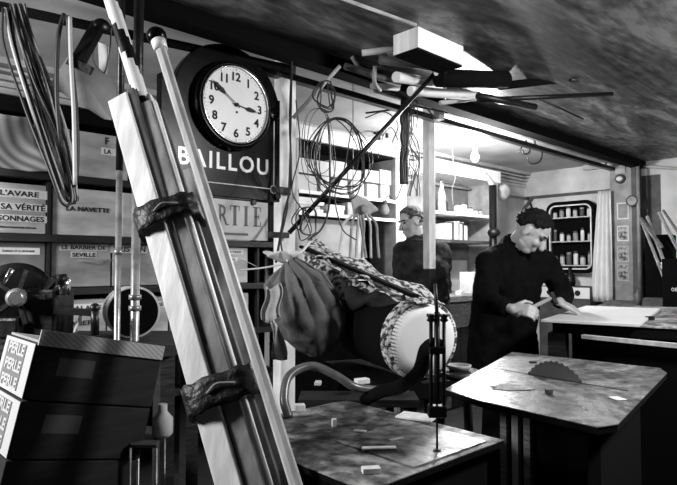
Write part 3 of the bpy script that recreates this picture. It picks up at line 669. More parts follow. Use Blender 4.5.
# cloth cap with ribbons
r = root('peaked_cap', P(362, 255, 3.6), 'grey cloth cap with dangling ribbons hung in front of the shelving', 'cap')
c = P(362, 207, 3.6)
MB().tube([P(353, 197, 3.6), P(353, 130, 3.6), P(353, 84, 3.6)], .003, 6).build('cord', 'wire', r)
m_ = MB()
m_.prism([P(350, 196, 3.6), P(356, 194, 3.6), P(368, 199, 3.6), P(380, 210, 3.6), P(372, 213, 3.6), P(365, 219, 3.6), P(354, 216, 3.6), P(352, 206, 3.6)], FW, .05)
o = m_.build('cap', 'burlapl', r); bevel(o, .018, 3)
MB().ell(P(352, 196, 3.6), .022, .022, .02).build('knot', 'grey', r)
MB().ell(P(364, 209, 3.58), .03, .02, .03).build('patch', 'grey', r)
for k, (x0, x1, x2) in enumerate([(356, 352, 350), (358, 358, 356), (362, 364, 362), (366, 370, 371), (368, 376, 379), (354, 344, 338), (360, 361, 366)]):
    MB().tube(crv([P(x0, 214, 3.6), P(x1, 224, 3.6), P((x1+x2)/2, 240, 3.6), P(x2, 258, 3.6)]), .009, 6).build('ribbon', 'lgrey' if k % 2 else 'grey', r)
# left hanging cables on rail
def railp(px): 
    t_ = (px+40)/330; return A.lerp(B, t_) # approx
t = MB()
for k in range(9):
    dx = k*2.0; z = 2.15+.012*k; j = lambda q_: random.uniform(-q_, q_)
    t.tube(crv([P(3+dx, 8, z), P(7+dx+j(3), 45, z), P(27+dx*.9+j(3), 110, z-.02), P(50+dx*.6+j(2), 170, z-.04), P(62+dx*.7, 203-k*1.5, z-.03), P(71+dx*.4, 196+j(3), z), P(56+dx*.7+j(4), 140, z+.03), P(34+dx*.9+j(4), 80, z+.02), P(16+dx+j(2), 30, z+.02), P(10+dx*.9, 4, z+.02)], 6), .0058 if k % 2 else .005, 7, m=k % 3 == 1)
tag(t.build('cable_bunch', ['rubber', 'cablew']), 'long bunch of black and pale cables slung over the rail at the left', 'cable', 'hanging cables')
t = MB().tube(crv([P(64, 14, 2.2), P(58, 40, 2.18), P(57, 100, 2.18), P(63, 160, 2.18), P(73, 186, 2.18), P(77, 160, 2.18), P(76, 110, 2.18), P(70, 50, 2.18), P(68, 16, 2.17)], 8), .0085, 8)
tag(t.build('cable_loop', 'cable'), 'single long cable loop hanging over the metal hoe blade', 'cable', 'hanging cables')
t = MB().tube(crv([P(70, 17, 2.14), P(71, 60, 2.12), P(74, 120, 2.12), P(75, 185, 2.12)], 8), .0075, 8)
tag(t.build('cable', 'cablew'), 'pale straight length of cable hanging from the rail', 'cable', 'hanging cables')
# hoe blade
r = root('metal_hoe', P(85, 120, 2.25), 'large grey metal blade with a thick dark handle hooked on the rail', 'tool')
nn = (FW*1).normalized()
MB().prism([P(49, 85, 2.22), P(68, 56, 2.22), P(84, 60, 2.25), P(116, 82, 2.3), P(120, 93, 2.3), P(111, 120, 2.28), P(104, 119, 2.28)], nn, .006).build('blade', 'metal', r)
MB().bar(P(78, 62, 2.2), P(99, 24, 2.3), .05, .03, side=RT, m=0).ell(P(102, 26, 2.3), .035, .02, .03).build('handle', 'black', r)
MB().obox(P(80, 66, 2.2), RT*.045-UZ*.02, UZ*.014+RT*.006, FW*.01).build('socket', 'blackm', r)
r = root('hanging_pliers', P(102, 72, 2.3), 'small rag and loop of wire hanging behind the metal blade', 'rag')
MB().tube(crv([P(96, 40, 2.32), P(93, 60, 2.32), P(104, 73, 2.32), P(110, 50, 2.32), P(111, 28, 2.32)]), .004, 6).build('wire_loop', 'wire', r)
MB().prism([P(98, 42, 2.32), P(107, 45, 2.32), P(107, 58, 2.32), P(105, 73, 2.32), P(99, 68, 2.32)], FW, .02).build('rag', 'lgrey', r)

# ================================================================== PIPES (left)
for k, (px, rr, zz) in enumerate([(118, .010, 1.9), (135.5, .0145, 1.95)]):
    b0 = P(px, 265, zz)
    r = root('steel_pipe', (b0.x, b0.y, 0), ['thin steel pipe standing floor to ceiling left of the plank bundle', 'thicker jointed steel pipe standing floor to ceiling beside the planks'][k], 'pipe', 'upright pipes at the left')
    MB().cyl((b0.x, b0.y, 0), (b0.x, b0.y, 1.56), rr, n=16).build('lower_tube', 'pipe', r)
    MB().cyl((b0.x, b0.y, 1.56), (b0.x, b0.y, CH), rr*1.15, n=16).build('upper_tube', 'blackm', r)
    for y_ in ([252] if k == 0 else [297, 308]): 
        c = P(px, y_, zz); MB().cyl((b0.x, b0.y, c.z-.008), (b0.x, b0.y, c.z+.008), rr*1.4, n=16).build('joint', 'pipe', r)

# ================================================================== PLANK BUNDLE
def line(xt, yt, xb, zt=1.62, zb=1.29):
    T_ = P(xt, yt, zt); Bv = P(xb, 485, zb); d = Bv-T_; k = T_.z/(-d.z); return T_, T_+d*k
gb = 'boards and poles leaning in the foreground bundle'
def plank(xt, yt, xb, wd, th, m, label, dz=0, name='leaning_board', ytilt=-.12):
    T_, B_ = line(xt, yt, xb, 1.62+dz, 1.29+dz); B_ = B_+UZ*.001
    side = RT+FW*ytilt
    o = bevel(MB().bar(B_, T_, wd, th, side=side).build(name, m), .003); return tag(o, label, 'board', gb)
plank(119, 98, 230, .062, .022, 'plank', 'wide pale board at the left of the strapped bundle', 0, ytilt=-.3)
plank(133, 92, 247, .022, .04, 'plankd', 'dark narrow strip filling the shaded gap between two boards of the bundle', .012)  # dark strip stands in for the shade between neighbouring boards
plank(144, 104, 256, .042, .02, 'plankb', 'grey flat board in the middle of the strapped bundle', -.004)
plank(153, 102, 268, .020, .02, 'plank', 'slim pale lath right of the grey board in the bundle', .0)
plank(158, 112, 275, .03, .02, 'plankd', 'dark board behind the right side of the bundle', .03)
plank(150, 96, 263, .012, .03, 'plank', 'thin lath edge between grey board and slim lath', .02)
# white folded face left of main
# round pole with knob
T_, B_ = line(161, 50, 296, 1.60, 1.27)
r = root('knobbed_pole', B_, 'long pale pole with a black knob on top at the right of the bundle', 'pole', gb)
MB().tube([B_, T_], .0145, 8).build('shaft', 'padl', r)
for f in r.children: 
    for pg in f.data.polygons: pg.use_smooth = False
d = (T_-B_).normalized(); MB().cyl(T_, T_+d*.03, .019, .021).build('collar', 'white', r)
MB().ell(T_+d*.05, .028, .028, .026).build('knob', 'enamel', r)
plank(0+186, 170, 288, .03, .012, 'plankb', 'short grey lath behind the knobbed pole', .05)
# spiral striped pole
T_, B_ = line(104, -22, 262, 1.74, 1.42); 
r = root('striped_pole', B_, 'pole painted with black and white spiral stripes rising above the bundle', 'pole', gb)
N_ = 90; pts = [B_.lerp(T_, i/N_) for i in range(N_+1)]
MB().tube(pts, .021, 16, mf=lambda i, k: 1 if ((k/16+i/9.0) % 1) < .45 else 0).build('shaft', ['white', 'black'], r)
# straps
def strap(xc, yc, hw, hd, hh, zc, label):
    d = (P(119, 98, 1.62)-P(230, 485, 1.29)).normalized(); c = P(xc, yc, zc)
    sd = (RT-d*RT.dot(d)).normalized(); nn = d.cross(sd); t = MB()
    G_ = 48; ring = []
    for i in range(G_+1):
        a = 2*PI*i/G_; cx = math.copysign(abs(math.cos(a))**.6, math.cos(a))*hw; cy = math.copysign(abs(math.sin(a))**.6, math.sin(a))*hd
        ring.append((cx, cy))
    def fn(s_, t__):
        i = min(int(round(s_*G_)), G_); cx, cy = ring[i]; k = 1+.012*math.sin(i*2.1+t__*3)
        return c+sd*cx*k+nn*cy*k+d*((t__-.5)*hh*2+.003*math.sin(i*1.3))
    t.grid(fn, G_, 4, -.005); o = t.build('leather_strap', 'leather'); tag(o, label, 'strap', 'straps round the bundle')
    t = MB().tube(crv([c+sd*(-hw*.3)-nn*(hd+.008)+d*.0, c-nn*(hd+.012)+d*.012, c+sd*hw*.3-nn*(hd+.01)+d*.006, c+sd*hw*.5-nn*(hd+.01)]), .003, 6); t.build('tie_thread', 'grey', o)
strap(170, 219, .080, .060, .032, 1.53, 'upper black leather strap round the plank bundle')
strap(223, 393, .084, .060, .036, 1.38, 'lower black leather strap round the plank bundle')

# ================================================================== CARDBOARD BOXES (left foreground)
def carton_box(px, py, z, sx, sy, sz, ang, m, label, flap=True, h0=None, txt=None, textm='ink'):
    """px,py: front-right top corner"""
    c = P(px, py, z); top = c.z; a = RT*math.cos(ang)+FW*math.sin(ang); b = V3(-a.y, a.x, 0)
    if b.dot(FW) < 0: b = -b
    cc = c-a*sx/2+b*sy/2; base = V3(cc.x, cc.y, top-sz)
    o = root('cardboard_box', base, label, 'box', 'cardboard boxes in the left foreground')
    body = bevel(MB().obox(base+UZ*sz/2, a*sx/2, b*sy/2, UZ*sz/2).build('box_body', m, o), .004)
    return o, a, b, c, base
DIP = math.radians(12.5)
ba = UX*math.cos(DIP)-UZ*math.sin(DIP); bu = UZ*math.cos(DIP)+UX*math.sin(DIP); bb = UY
corner = P(37, 343, 1.4); BL, BW, BHH = .33, .25, .134
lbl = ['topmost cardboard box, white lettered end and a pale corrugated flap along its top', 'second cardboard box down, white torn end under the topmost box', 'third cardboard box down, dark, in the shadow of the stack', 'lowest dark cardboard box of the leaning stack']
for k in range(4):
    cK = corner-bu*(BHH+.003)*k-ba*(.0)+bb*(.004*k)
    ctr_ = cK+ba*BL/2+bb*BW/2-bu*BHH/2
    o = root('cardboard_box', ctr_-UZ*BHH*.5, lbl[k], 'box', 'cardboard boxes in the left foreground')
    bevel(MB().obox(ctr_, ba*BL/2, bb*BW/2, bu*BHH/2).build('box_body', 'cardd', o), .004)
    if k < 2:
        ec = cK-ba*.001+bb*BW/2-bu*BHH/2
        MB().obox(ec, ba*.001, bb*(BW/2-.002), bu*(BHH/2-.003)).build('white_end', 'whitem', o)
        MB().obox(ec-ba*.0016+bb*.012, ba*.0006, bb*(BW/2-.045), bu*(BHH/2-.012)).build('print_panel', 'dprint', o)
        for j_ in range(3): MB().text('PERLE', ec-ba*.003+bb*.004+bu*(BHH*(.30-.3*j_)), -bb, bu, .027, .135, .001, 0, .03).build('lettering', 'whitem', o)
        fcx = cK-bb*.0006+ba*.105-bu*.05
        MB().obox(fcx, ba*.045, bb*.0005, bu*.022).build('paper_label', 'dgrey', o)
    if k == 0:
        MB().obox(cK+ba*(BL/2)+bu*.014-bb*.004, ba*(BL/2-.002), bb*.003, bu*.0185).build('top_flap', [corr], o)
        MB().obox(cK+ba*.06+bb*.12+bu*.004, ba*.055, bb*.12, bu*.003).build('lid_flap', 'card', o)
low = corner-bu*(BHH+.003)*4+ba*BL/2+bb*BW/2
b3 = V3(low.x, low.y, 0); hs = low.z-.06
r = root('low_stand', (b3.x, b3.y, 0), 'black low table in the shadow carrying the leaning cardboard boxes', 'table')
MB().obox(V3(b3.x, b3.y, hs-.015), UX*.24, UY*.16, UZ*.015).build('top', 'matt', r)
MB().prism([V3(low.x-BL*.49, low.y-.1, hs+.001), V3(low.x+BL*.49, low.y-.1, hs+.001), V3(low.x+BL*.45, low.y-.1, hs+.012), V3(low.x-BL*.49, low.y-.1, hs+.055+.035)], UY, .2).build('wedge', 'matt', r)
for sx in (-1, 1):
    for sy in (-1, 1):
        q = V3(b3.x, b3.y, 0)+UX*.2*sx+UY*.12*sy; MB().cyl(q, q+UZ*(hs-.031), .012, n=10).build('leg', 'matt', r)
# trolley frame
b0 = P(148, 440, 1.62)
r = root('metal_trolley', (b0.x, b0.y, 0), 'thin pale metal stand between the dark boxes and the plank bundle', 'stand')
tz = b0.z
for (px, zz) in ((131, 1.55), (157, 1.55), (165, 1.7), (139, 1.75)):
    q = P(px, 400, zz); MB().cyl((q.x, q.y, 0), (q.x, q.y, tz), .0035, n=8).build('leg', 'pipe', r)
q0 = P(131, 400, 1.55); q1 = P(157, 400, 1.55); q2 = P(165, 400, 1.7); q3 = P(139, 400, 1.75)
MB().prism([V3(q.x, q.y, tz) for q in (q0, q1, q2, q3)], UZ, .008).build('top_plate', 'dgrey', r)
# small pale items near 160-190, 350-390
o = MB().ell(P(163, 385, 1.75), .03, .03, .03).build('cloth_ball', 'burlapl'); 
bpy.data.objects.remove(o)
t = MB().lathe(P(163, 395, 1.62), [(.02, 0), (.028, .01), (.028, .05), (.012, .07), (.012, .09)], n=16)
o = t.build('metal_can', 'lgrey'); o.location.z = tz+.009; tag(o, 'small pale can standing on the thin metal stand', 'can')
# iron machine behind boxes
mc = P(38, 330, 1.9)
r = root('iron_machine', (mc.x, mc.y, .84), 'black cast-iron hand machine with wheels and lever behind the cardboard boxes', 'machine')
z_ = 1.9
MB().lathe(P(18, 297, 1.95), [(.085, 0), (.115, .01), (.115, .04), (.085, .05)], axis=-FW+RT*.4, n=40).build('flywheel', 'blackm', r)
MB().lathe(P(18, 297, 1.88), [(.03, 0), (.03, .05), (.02, .07)], axis=-FW+RT*.4, n=20).build('hub', 'pipe', r)
t = MB()
for k in range(5):
    a1 = k*2*PI/5; c = P(18, 297, 1.86); t.bar(c, c+RT*.09*math.cos(a1)+UZ*.09*math.sin(a1), .015, .012, side=UZ)
t.build('spokes', 'blackm', r)
bevel(MB().rbox(P(47, 336, 1.95), .14, .12, .16, .8).build('body', 'blackm', r), .01)
bevel(MB().rbox(P(20, 336, 1.95), .2, .1, .07, .8).build('bed', 'blackm', r), .01)
MB().bar(P(44, 292, 1.9), P(56, 278, 1.9), .03, .02, side=FW).cyl(P(56, 280, 1.88), P(66, 279, 1.9), .018, n=14).build('bracket', 'blackm', r)
MB().lathe(P(64, 289, 1.9), [(.012, -.02), (.02, -.02), (.02, .03), (.012, .04)], axis=UZ, n=18).build('knob', 'chrome', r)
MB().bar(P(55, 310, 1.88), P(95, 313, 1.88), .022, .02, side=UZ).build('lever', 'blackm', r)
MB().cyl(P(95, 308, 1.88), P(95, 335, 1.88), .013, n=14).ell(P(95, 308, 1.88), .016, .016, .016).build('crank', 'blackm', r)
MB().cyl(P(3, 285, 1.85), P(12, 269, 1.85), .008, n=8).cyl(P(8, 303, 1.85), P(13, 296, 1.84), .007, n=8).build('bright_rods', 'chrome', r)
mt = ORG[r.name]
r2 = root('machine_table', (mt.x, mt.y, 0), 'dark table carrying the iron machine and the overturned drum', 'table')
ctr = P(70, 336, 2.05); zt_ = ctr.z-.002
MB().obox(V3(ctr.x, ctr.y, zt_-.02), RT*.42, FW*.2, UZ*.018).build('top', 'darkwood', r2)
for sx in (-1, 1):
    for sy in (-1, 1):
        q = V3(ctr.x, ctr.y, 0)+RT*.38*sx+FW*.16*sy; MB().rbox(q, .05, .05, zt_-.04).build('leg', 'darkwood', r2)
tag(MB().cyl(P(75, 333, 1.9), P(81, 316, 1.93), .006, n=8).build('chisel', 'paper'), 'small pale stick leaning beside the iron machine', 'stick')
# overturned drum (round can) 
c = P(133, 312, 2.05); ax = (-FW+RT*.55).normalized(); rr = 25/580*2.05
r = root('metal_drum', c-UZ*rr, 'pale metal drum on its side with a black disc as its shaded mouth behind the pipes', 'drum')
MB().lathe(c-ax*.16, [(rr*.8, 0), (rr*.95, .02), (rr, .05), (rr, .15), (rr*1.04, .16), (rr*1.04, .17), (rr*.95, .17)], axis=ax, n=40).build('shell', 'lgrey', r)
MB().cyl(c+ax*.011, c+ax*.013, rr*.95, n=40).build('mouth', 'matt', r)  # flat black disc painted as the shade inside the open end
# clutter right of drum at table, 150-200, 320-360
for k, (px, py, s_) in enumerate([(176, 332, .03), (186, 352, .04)]):
    pass

# ================================================================== SACK
sc_ = P(303, 312, 2.35)
r = root('cloth_sack', P(303, 356, 2.35), 'grey cloth sack hanging from a knotted cord in front of the white post', 'sack')
def sackf(s_, t_):
    # s around, t from neck (0) to bottom (1)
    a = 2*PI*s_; 
    cx = 286+ (303-286)*min(1, t_*1.5); cy = 262+94*t_
    prof = [(0, .02), (.06, .045), (.18, .098), (.4, .125), (.6, .134), (.8, .115), (.93, .07), (1, .02)]
    for (t0, r0), (t1, r1) in zip(prof, prof[1:]):
        if t0 <= t_ <= t1: rr = r0+(r1-r0)*(t_-t0)/(t1-t0); break
    fold = 1+(.24*(1-t_)**1.2)*math.sin(a*11+2.5*t_)+.03*math.sin(a*4+6*t_)+(.05*t_*t_*t_)*math.sin(a*11)
    p_ = P(cx+14*t_, cy, 2.35); return p_+RT*math.cos(a)*rr*fold+FW*math.sin(a)*rr*.7*fold+UZ*(.03*math.cos(a)*(1-t_))
bag = MB().grid(sackf, 140, 60, .003).build('bag', 'burlap', r)
tx = bpy.data.textures.new('crumple', 'CLOUDS'); tx.noise_scale = .09; tx.noise_depth = 5
dm = bag.modifiers.new('crumple', 'DISPLACE'); dm.texture = tx; dm.strength = .028; dm.mid_level = .5
def neck(s_, t_):
    a = 2*PI*s_; rr = .02+.045*t_*(1+.3*math.sin(a*5)); p_ = P(286-5*t_, 263-9*t_, 2.35); return p_+RT*math.cos(a)*rr+FW*math.sin(a)*rr*.6+UZ*.012*math.sin(a*3)*t_
MB().grid(neck, 50, 6, .003).build('gathered_neck', 'burlapl', r)
def fl(s_, t_): return P(265+16*s_+2*math.sin(6*t_)-3*t_*(1-s_), 286+34*t_+3*math.sin(5*s_), 2.2)+FW*(.012*math.sin(9*s_))
MB().grid(fl, 12, 10, .003).build('pale_flap', 'burlapl', r)
MB().tube(crv([P(286, 262, 2.33), P(292, 256, 2.35), P(301, 252, 2.4), P(310, 242, 2.6)]), .006, 8).build('cord', 'cablew', r)
MB().tube(crv([P(286, 262, 2.33), P(281, 240, 2.4), P(288, 200, 2.6), P(291, 120, 2.8), P(292, 52, 2.9)]), .004, 8).build('hanging_cord', 'cable', r)
MB().tube(crv([P(240, 270, 2.7), P(262, 268, 2.5), P(284, 264, 2.34)]), .004, 8).build('side_cord', 'cablew', r)
o = MB(); o.grid(lambda s_, t_: P(270+12*s_+4*t_+2*math.sin(4*s_+5*t_), 322+38*t_, 2.45)+FW*.01*math.sin(8*s_), 12, 12, .003)
tag(o.build('pale_rag', 'burlapl'), 'pale rag hanging below the sack beside the white post', 'cloth')

# ================================================================== DRUM WITH WHITE HEAD
zc = 2.12
c1 = P(423, 340, zc); c0 = P(350, 315, 2.72); ax = (c1-c0).normalized(); RD = 39/580*zc
r = root('big_drum', (c0+c1)/2-UZ*RD, 'black barrel drum with a white head and patterned rim lying on its side', 'drum')
Ld = (c1-c0).length
MB().lathe(c0, [(RD*.6, 0), (RD*1.05, .02), (RD*1.12, Ld*.4), (RD*1.02, Ld-.03), (RD*1.02, Ld-.005)], axis=ax, n=48).build('shell', 'matt', r)
MB().lathe(c0, [(RD*1.02, Ld-.05), (RD*1.06, Ld-.045), (RD*1.05, Ld-.004), (RD*.95, Ld+.003)], axis=ax, n=48).build('patterned_rim', 'floral', r)
MB().lathe(c0, [(RD*.93, Ld-.01), (RD*.93, Ld+.004), (RD*.6, Ld+.005), (.01, Ld+.006)], axis=ax, n=48).build('drum_head', 'drumw', r)
_, uu_, vv_ = frame(ax); t = MB()
for k in range(64):
    a = 2*PI*k/64; t.ell(c0+ax*(Ld+.005)+(uu_*math.cos(a)+vv_*math.sin(a))*RD*.96, (.0024), .0024, .0024, n=6, k=4)
t.build('stud_ring', 'ink', r)
# board + floral cloth
g0, g1 = P(303, 247, 2.70), P(452, 318, 2.05)
o = bevel(MB().bar(g0, P(415, 296, 2.1), .045, .014, side=(FW+RT*.5)).build('cover_board', 'matt')); tag(o, 'dark board sloping over the drum beneath the patterned cloth', 'board')
def fc(s_, t_):
    top = P(312, 243, 2.90).lerp(P(446, 304, 2.28), s_); bot = P(304, 254, 2.62).lerp(P(418, 312, 2.02), s_)
    p_ = top.lerp(bot, t_); return p_+UZ*(.012*math.sin(17*s_+4*t_)+.009*math.sin(9*t_+31*s_)+.01)
t = MB().grid(fc, 60, 16, .004)
def fd(s_, t_):
    top = P(303, 252, 2.64).lerp(P(392, 298, 2.22), s_); bot = P(302, 294, 2.5).lerp(P(376, 300, 2.25), s_)
    p_ = top.lerp(bot, t_); return p_+FW*(.012*math.sin(22*s_+3*t_))+UZ*.008*math.sin(19*s_)*t_
t.grid(fd, 30, 10, .004)
tag(t.build('patterned_cloth', 'floral'), 'black and white patterned cloth draped along the top of the drum', 'cloth')
t = MB()
def fe(s_, t_):
    p_ = P(345+60*s_, 288+8*s_+18*t_, 2.35-.2*s_); return p_+UZ*(.012*math.sin(13*s_+3*t_))-FW*.03*math.sin(PI*t_)
t.grid(fe, 30, 8, .004); tag(t.build('dark_cloth', 'coat2'), 'dark grey cloth hanging beneath the patterned cloth over the drum', 'cloth')
# drum stand : trestle
st = (c0+c1)/2
r = root('drum_stand', (st.x, st.y, 0), 'dark wooden trestle under the black drum', 'stand')
axh = V3(ax.x, ax.y, 0).normalized(); sd = V3(-axh.y, axh.x, 0); zst = min(c0.z, c1.z)-RD*1.13
MB().obox(V3(st.x, st.y, zst-.03), axh*.3, sd*.14, UZ*.028).build('top', 'matt', r)
for i in (-1, 1):
    for j_ in (-1, 1): MB().bar(V3(st.x, st.y, 0)+axh*.26*i+sd*.18*j_, V3(st.x, st.y, zst-.06)+axh*.22*i+sd*.1*j_, .05, .04).build('leg', 'darkwood', r)
# clutter around drum base
def blob(name, px, py, z, rx, ry, rz, m, label, cat, st_=.03):
    o = MB().ell(P(px, py, z), rx, ry, rz, n=20, k=14).build(name, m); d_ = o.modifiers.new('d', 'DISPLACE'); tx = bpy.data.textures.new('n', 'CLOUDS'); tx.noise_scale = .03; d_.texture = tx; d_.strength = st_
    return tag(o, label, cat)

# ================================================================== FOREGROUND TABLE with fretsaw
R_ = V3(1.34, .79, 0); TH = .80
u0, u1, v0, v1 = .42, 1.34, .62, 1.385
# footprint: parallel to room; front corner near (433,476)
r = root('fretsaw_table', ((u0+u1)/2, (v0+v1)/2, 0), 'worn workbench in the foreground carrying the fretsaw and wood offcuts', 'workbench')
pc = PH(504, 440, TH); pb = PH(345, 400, TH); pf = PH(433, 477, TH); pl_ = PH(285, 420, TH)
e1 = (pb-pc); e2 = (pf-pc).normalized()
e2 = V3(e1.y, -e1.x, 0).normalized(); e2 = e2 if e2.dot(pf-pc) > 0 else -e2
q = [pc, pb, pb+e2*.5, pc+e2*.5]
MB().prism([v-UZ*.002 for v in q], UZ, .002).build('table_top', 'bench', r); MB().prism([v-UZ*.016 for v in q], UZ, .0135).build('top_edge', 'matt', r)
bevel(MB().prism([v-UZ*.12+(pb-pc).normalized()*s1_*.03+e2*s2_*.03 for v, s1_, s2_ in ((pc, 1, 1), (pb, -1, 1), (pb+e2*.5, -1, -1), (pc+e2*.5, 1, -1))], UZ, .105).build('apron', 'matt', r))
d1 = (pb-pc).normalized()
for v, s1_, s2_ in ((pc, 1, 1), (pb, -1, 1), (pb+e2*.5, -1, -1), (pc+e2*.5, 1, -1)):
    g = v+d1*s1_*.06+e2*s2_*.06; MB().rbox((g.x, g.y, 0), .06, .06, TH-.121, 0).build('leg', 'darkwood', r)
# inset steel plate
s0_ = PH(437, 452, TH+.001); pq = [PH(404, 462, TH+.0), PH(433, 475, TH), PH(488, 446, TH), PH(425, 436, TH)]
pl0 = pc+e2*.04+d1*.01; pq = [pc+e2*.05+d1*.02, pc+e2*.33+d1*.02, pc+e2*.33+d1*.28, pc+e2*.05+d1*.28]
tag(MB().prism([V3(v.x, v.y, TH+.0005) for v in pq], UZ, .003).build('steel_plate', 'tabletop'), 'square worn steel plate under the fretsaw blade', 'plate')
# offcuts
def flat(px, py, sx, sy, sz, rot, m, label, name='wood_offcut', cat='offcut', h=TH, grp=None):
    c = PH(px, py, h); a = RT*math.cos(rot)+FW*math.sin(rot); b = V3(-a.y, a.x, 0)
    o = bevel(MB().obox(V3(c.x, c.y, h+.001+sz/2), a*sx/2, b*sy/2, UZ*sz/2).build(name, m), .0015); return tag(o, label, cat, grp)
gof = 'wood offcuts on the foreground bench'
flat(379, 450, .085, .022, .006, .05, 'plank', 'long thin pale offcut lying flat on the foreground bench', grp=gof)
flat(371, 473, .04, .022, .012, .15, 'plank', 'small pale block nearest the camera on the foreground bench', grp=gof)
flat(334, 427, .012, .012, .022, .3, 'plank', 'tiny upright peg on the foreground bench', grp=gof)
flat(360, 432, .035, .015, .004, -.4, 'plankb', 'grey sliver of wood left of the fretsaw', grp=gof)
flat(417, 418, .11, .07, .006, -.5, 'plank', 'pale triangular board piece behind the fretsaw blade', grp=gof)
flat(396, 440, .045, .012, .004, .6, 'plankb', 'thin grey chip in the middle of the foreground bench', grp=gof)
flat(300, 411, .03, .03, .02, .2, 'plank', 'pale round-edged block at the back left corner of the foreground bench', grp=gof)
# fretsaw
zf = 1.42; cb = PH(437, 452, TH); hb = V3(cb.x, cb.y, 0)
def ph_(py): return P(437, py, cb.dot(FW)).z
zz = cb.dot(FW)
r = root('fretsaw', (cb.x, cb.y, TH), 'black iron fretsaw frame with thin vertical blade standing on the foreground bench', 'saw')
def c_at(px, py, dz=0): return P(px, py, zz+dz)
MB().cyl(c_at(437, 450), c_at(437, 400), .0028, n=8).build('blade', 'blackm', r)
MB().cyl(c_at(437, 452), c_at(437, 449), .009, n=14).build('foot', 'blackm', r)
MB().cyl(c_at(431, 412), c_at(431, 322), .0045, n=10).cyl(c_at(444, 412), c_at(444, 322), .0045, n=10).build('guide_rods', 'black', r)
for px in (431, 444): MB().lathe(c_at(px, 322), [(.006, 0), (.011, .004), (.007, .01), (.011, .014), (.011, .02)], n=14).build('rod_knob', 'black', r)
bevel(MB().obox(c_at(437, 350), RT*.020, FW*.01, UZ*.009).build('crosshead', 'black', r))
bevel(MB().obox(c_at(437, 411), RT*.022, FW*.014, UZ*.014).build('lower_block', 'black', r))
MB().cyl(c_at(437, 402), c_at(437, 312), .007, n=14).build('plunger', 'black', r)
MB().cyl(c_at(437, 314), c_at(435, 284), .0045, n=8).build('drive_rod', 'cable', r)
MB().tube(crv([c_at(437, 345), c_at(427, 350, .05), c_at(419, 372, .15), c_at(402, 386, .30), c_at(380, 392, .40), c_at(365, 400, .5)]), .02, 10, rs=None).build('curved_arm', 'matt', r)
# flexible hose
pts = crv([P(289, 418, 1.72), P(284, 398, 1.75), P(290, 375, 1.8), P(312, 366, 1.85), P(335, 375, 1.85), P(355, 387, 1.85), P(376, 390, 1.9)], 10)
t = MB().tube(pts, .0135, 12); o = t.build('bent_hose', 'hose'); tag(o, 'glossy grey bent hose arching over the back of the foreground bench', 'hose')
MB().cyl(pts[-1], pts[-1]+(pts[-1]-pts[-2]).normalized()*.03, .018).build('coupling', 'black', o)
# small clutter between table and drum
for k, (px, py, s_, m, lb, nm) in enumerate([(362, 381, .03, 'paper', 'small white carton lying behind the bent hose', 'small_carton'), (318, 383, .022, 'lgrey', 'pale wooden handle seen under the arch of the hose', 'wooden_peg'), (402, 389, .03, 'burlapl', 'pale rag at the foot of the drum', 'cleaning_rag')]):
    c = P(px, py, 2.0); rot = Matrix.Rotation(.5+k, 3, UZ)
    if nm == 'cleaning_rag': o = MB().ell(c, .035, .02, .014).build(nm, m)
    else: o = bevel(MB().obox(c, (rot @ RT)*s_*.8, (rot @ FW)*s_*.5, UZ*s_*.3).build(nm, m), .003)
    tag(o, lb, 'clutter')
r = root('side_shelf', (P(360, 400, 2.02)-UZ*0), 'dark shelf between the foreground bench and the drum trestle', 'shelf')
r.location.z = 0; ORG[r.name] = r.location.copy(); c = P(358, 393, 2.0); hS = .795
MB().obox(V3(c.x, c.y, c.z-.02), RT*.2, FW*.07, UZ*.012).build('board', 'darkwood', r)
for i in (-1, 1): MB().obox(V3(c.x, c.y, (c.z-.033)/2)+RT*.17*i, RT*.015, FW*.05, UZ*(c.z-.033)/2).build('bracket', 'darkwood', r)

# ================================================================== CIRCULAR SAW TABLE
ST = .85
cor = [PH(445, 389, ST), PH(512, 352, ST), PH(660, 368, ST), PH(667, 373, ST), PH(618, 424, ST), PH(598, 427, ST), PH(478, 400, ST)]
ce = sum(cor, V3(0, 0, 0))/len(cor)
r = root('circular_saw_table', (ce.x, ce.y, 0), 'steel-topped circular saw table over an added black shade block in the right foreground', 'saw table')
MB().prism([v-UZ*.002 for v in cor], UZ, .002).build('table_top', 'tabletop', r)
MB().prism([ce+(v-ce)*.995-UZ*.02 for v in cor], UZ, .0175).build('under_frame', 'matt', r)
ins = [ce+(v-ce)*.70 for v in cor]
MB().prism([V3(v.x, v.y, .002) for v in ins], UZ, ST-.026).build('shade_block', 'matt', r)  # closed black block added so the space under the table stays in shade
for k, t_ in enumerate((-.01, .15, .31)):
    q_ = ins[6].lerp(ins[5], t_); dd_ = (ins[5]-ins[6]).normalized(); nn_ = V3(-dd_.y, dd_.x, 0); nn_ = nn_ if nn_.dot(q_-ce) > 0 else -nn_; q_ = q_+nn_*.012
    MB().obox(V3(q_.x, q_.y, (ST-.03)/2+.1), dd_*.011, nn_*.008, UZ*((ST-.03)/2-.101)).build('front_slat', ['midwood', 'plankb', 'midwood'][k], r)
# blade
e0_, e1_ = PH(527, 374, ST), PH(583, 383.5, ST); sd = e1_-e0_; sd.z = 0; sdl = sd.length/2; sd.normalize(); nb = V3(-sd.y, sd.x, 0)
bc = (e0_+e1_)/2; SAG = .062; RB = (sdl*sdl+SAG*SAG)/(2*SAG)
bl = MB(); N_ = 72; c = V3(bc.x, bc.y, ST+SAG-RB)
pt = []
for k in range(N_):
    a = 2*PI*k/N_; rr = RB*(1 if k % 2 else .955); pt.append(c+sd*math.cos(a)*rr+UZ*math.sin(a)*rr)
bl.prism(pt, nb, .003).build('saw_blade', 'saw', r)
slot = MB().obox(V3(bc.x, bc.y, ST+.0008), sd*.26, nb*.004, UZ*.0006).build('slot', 'ink', r)
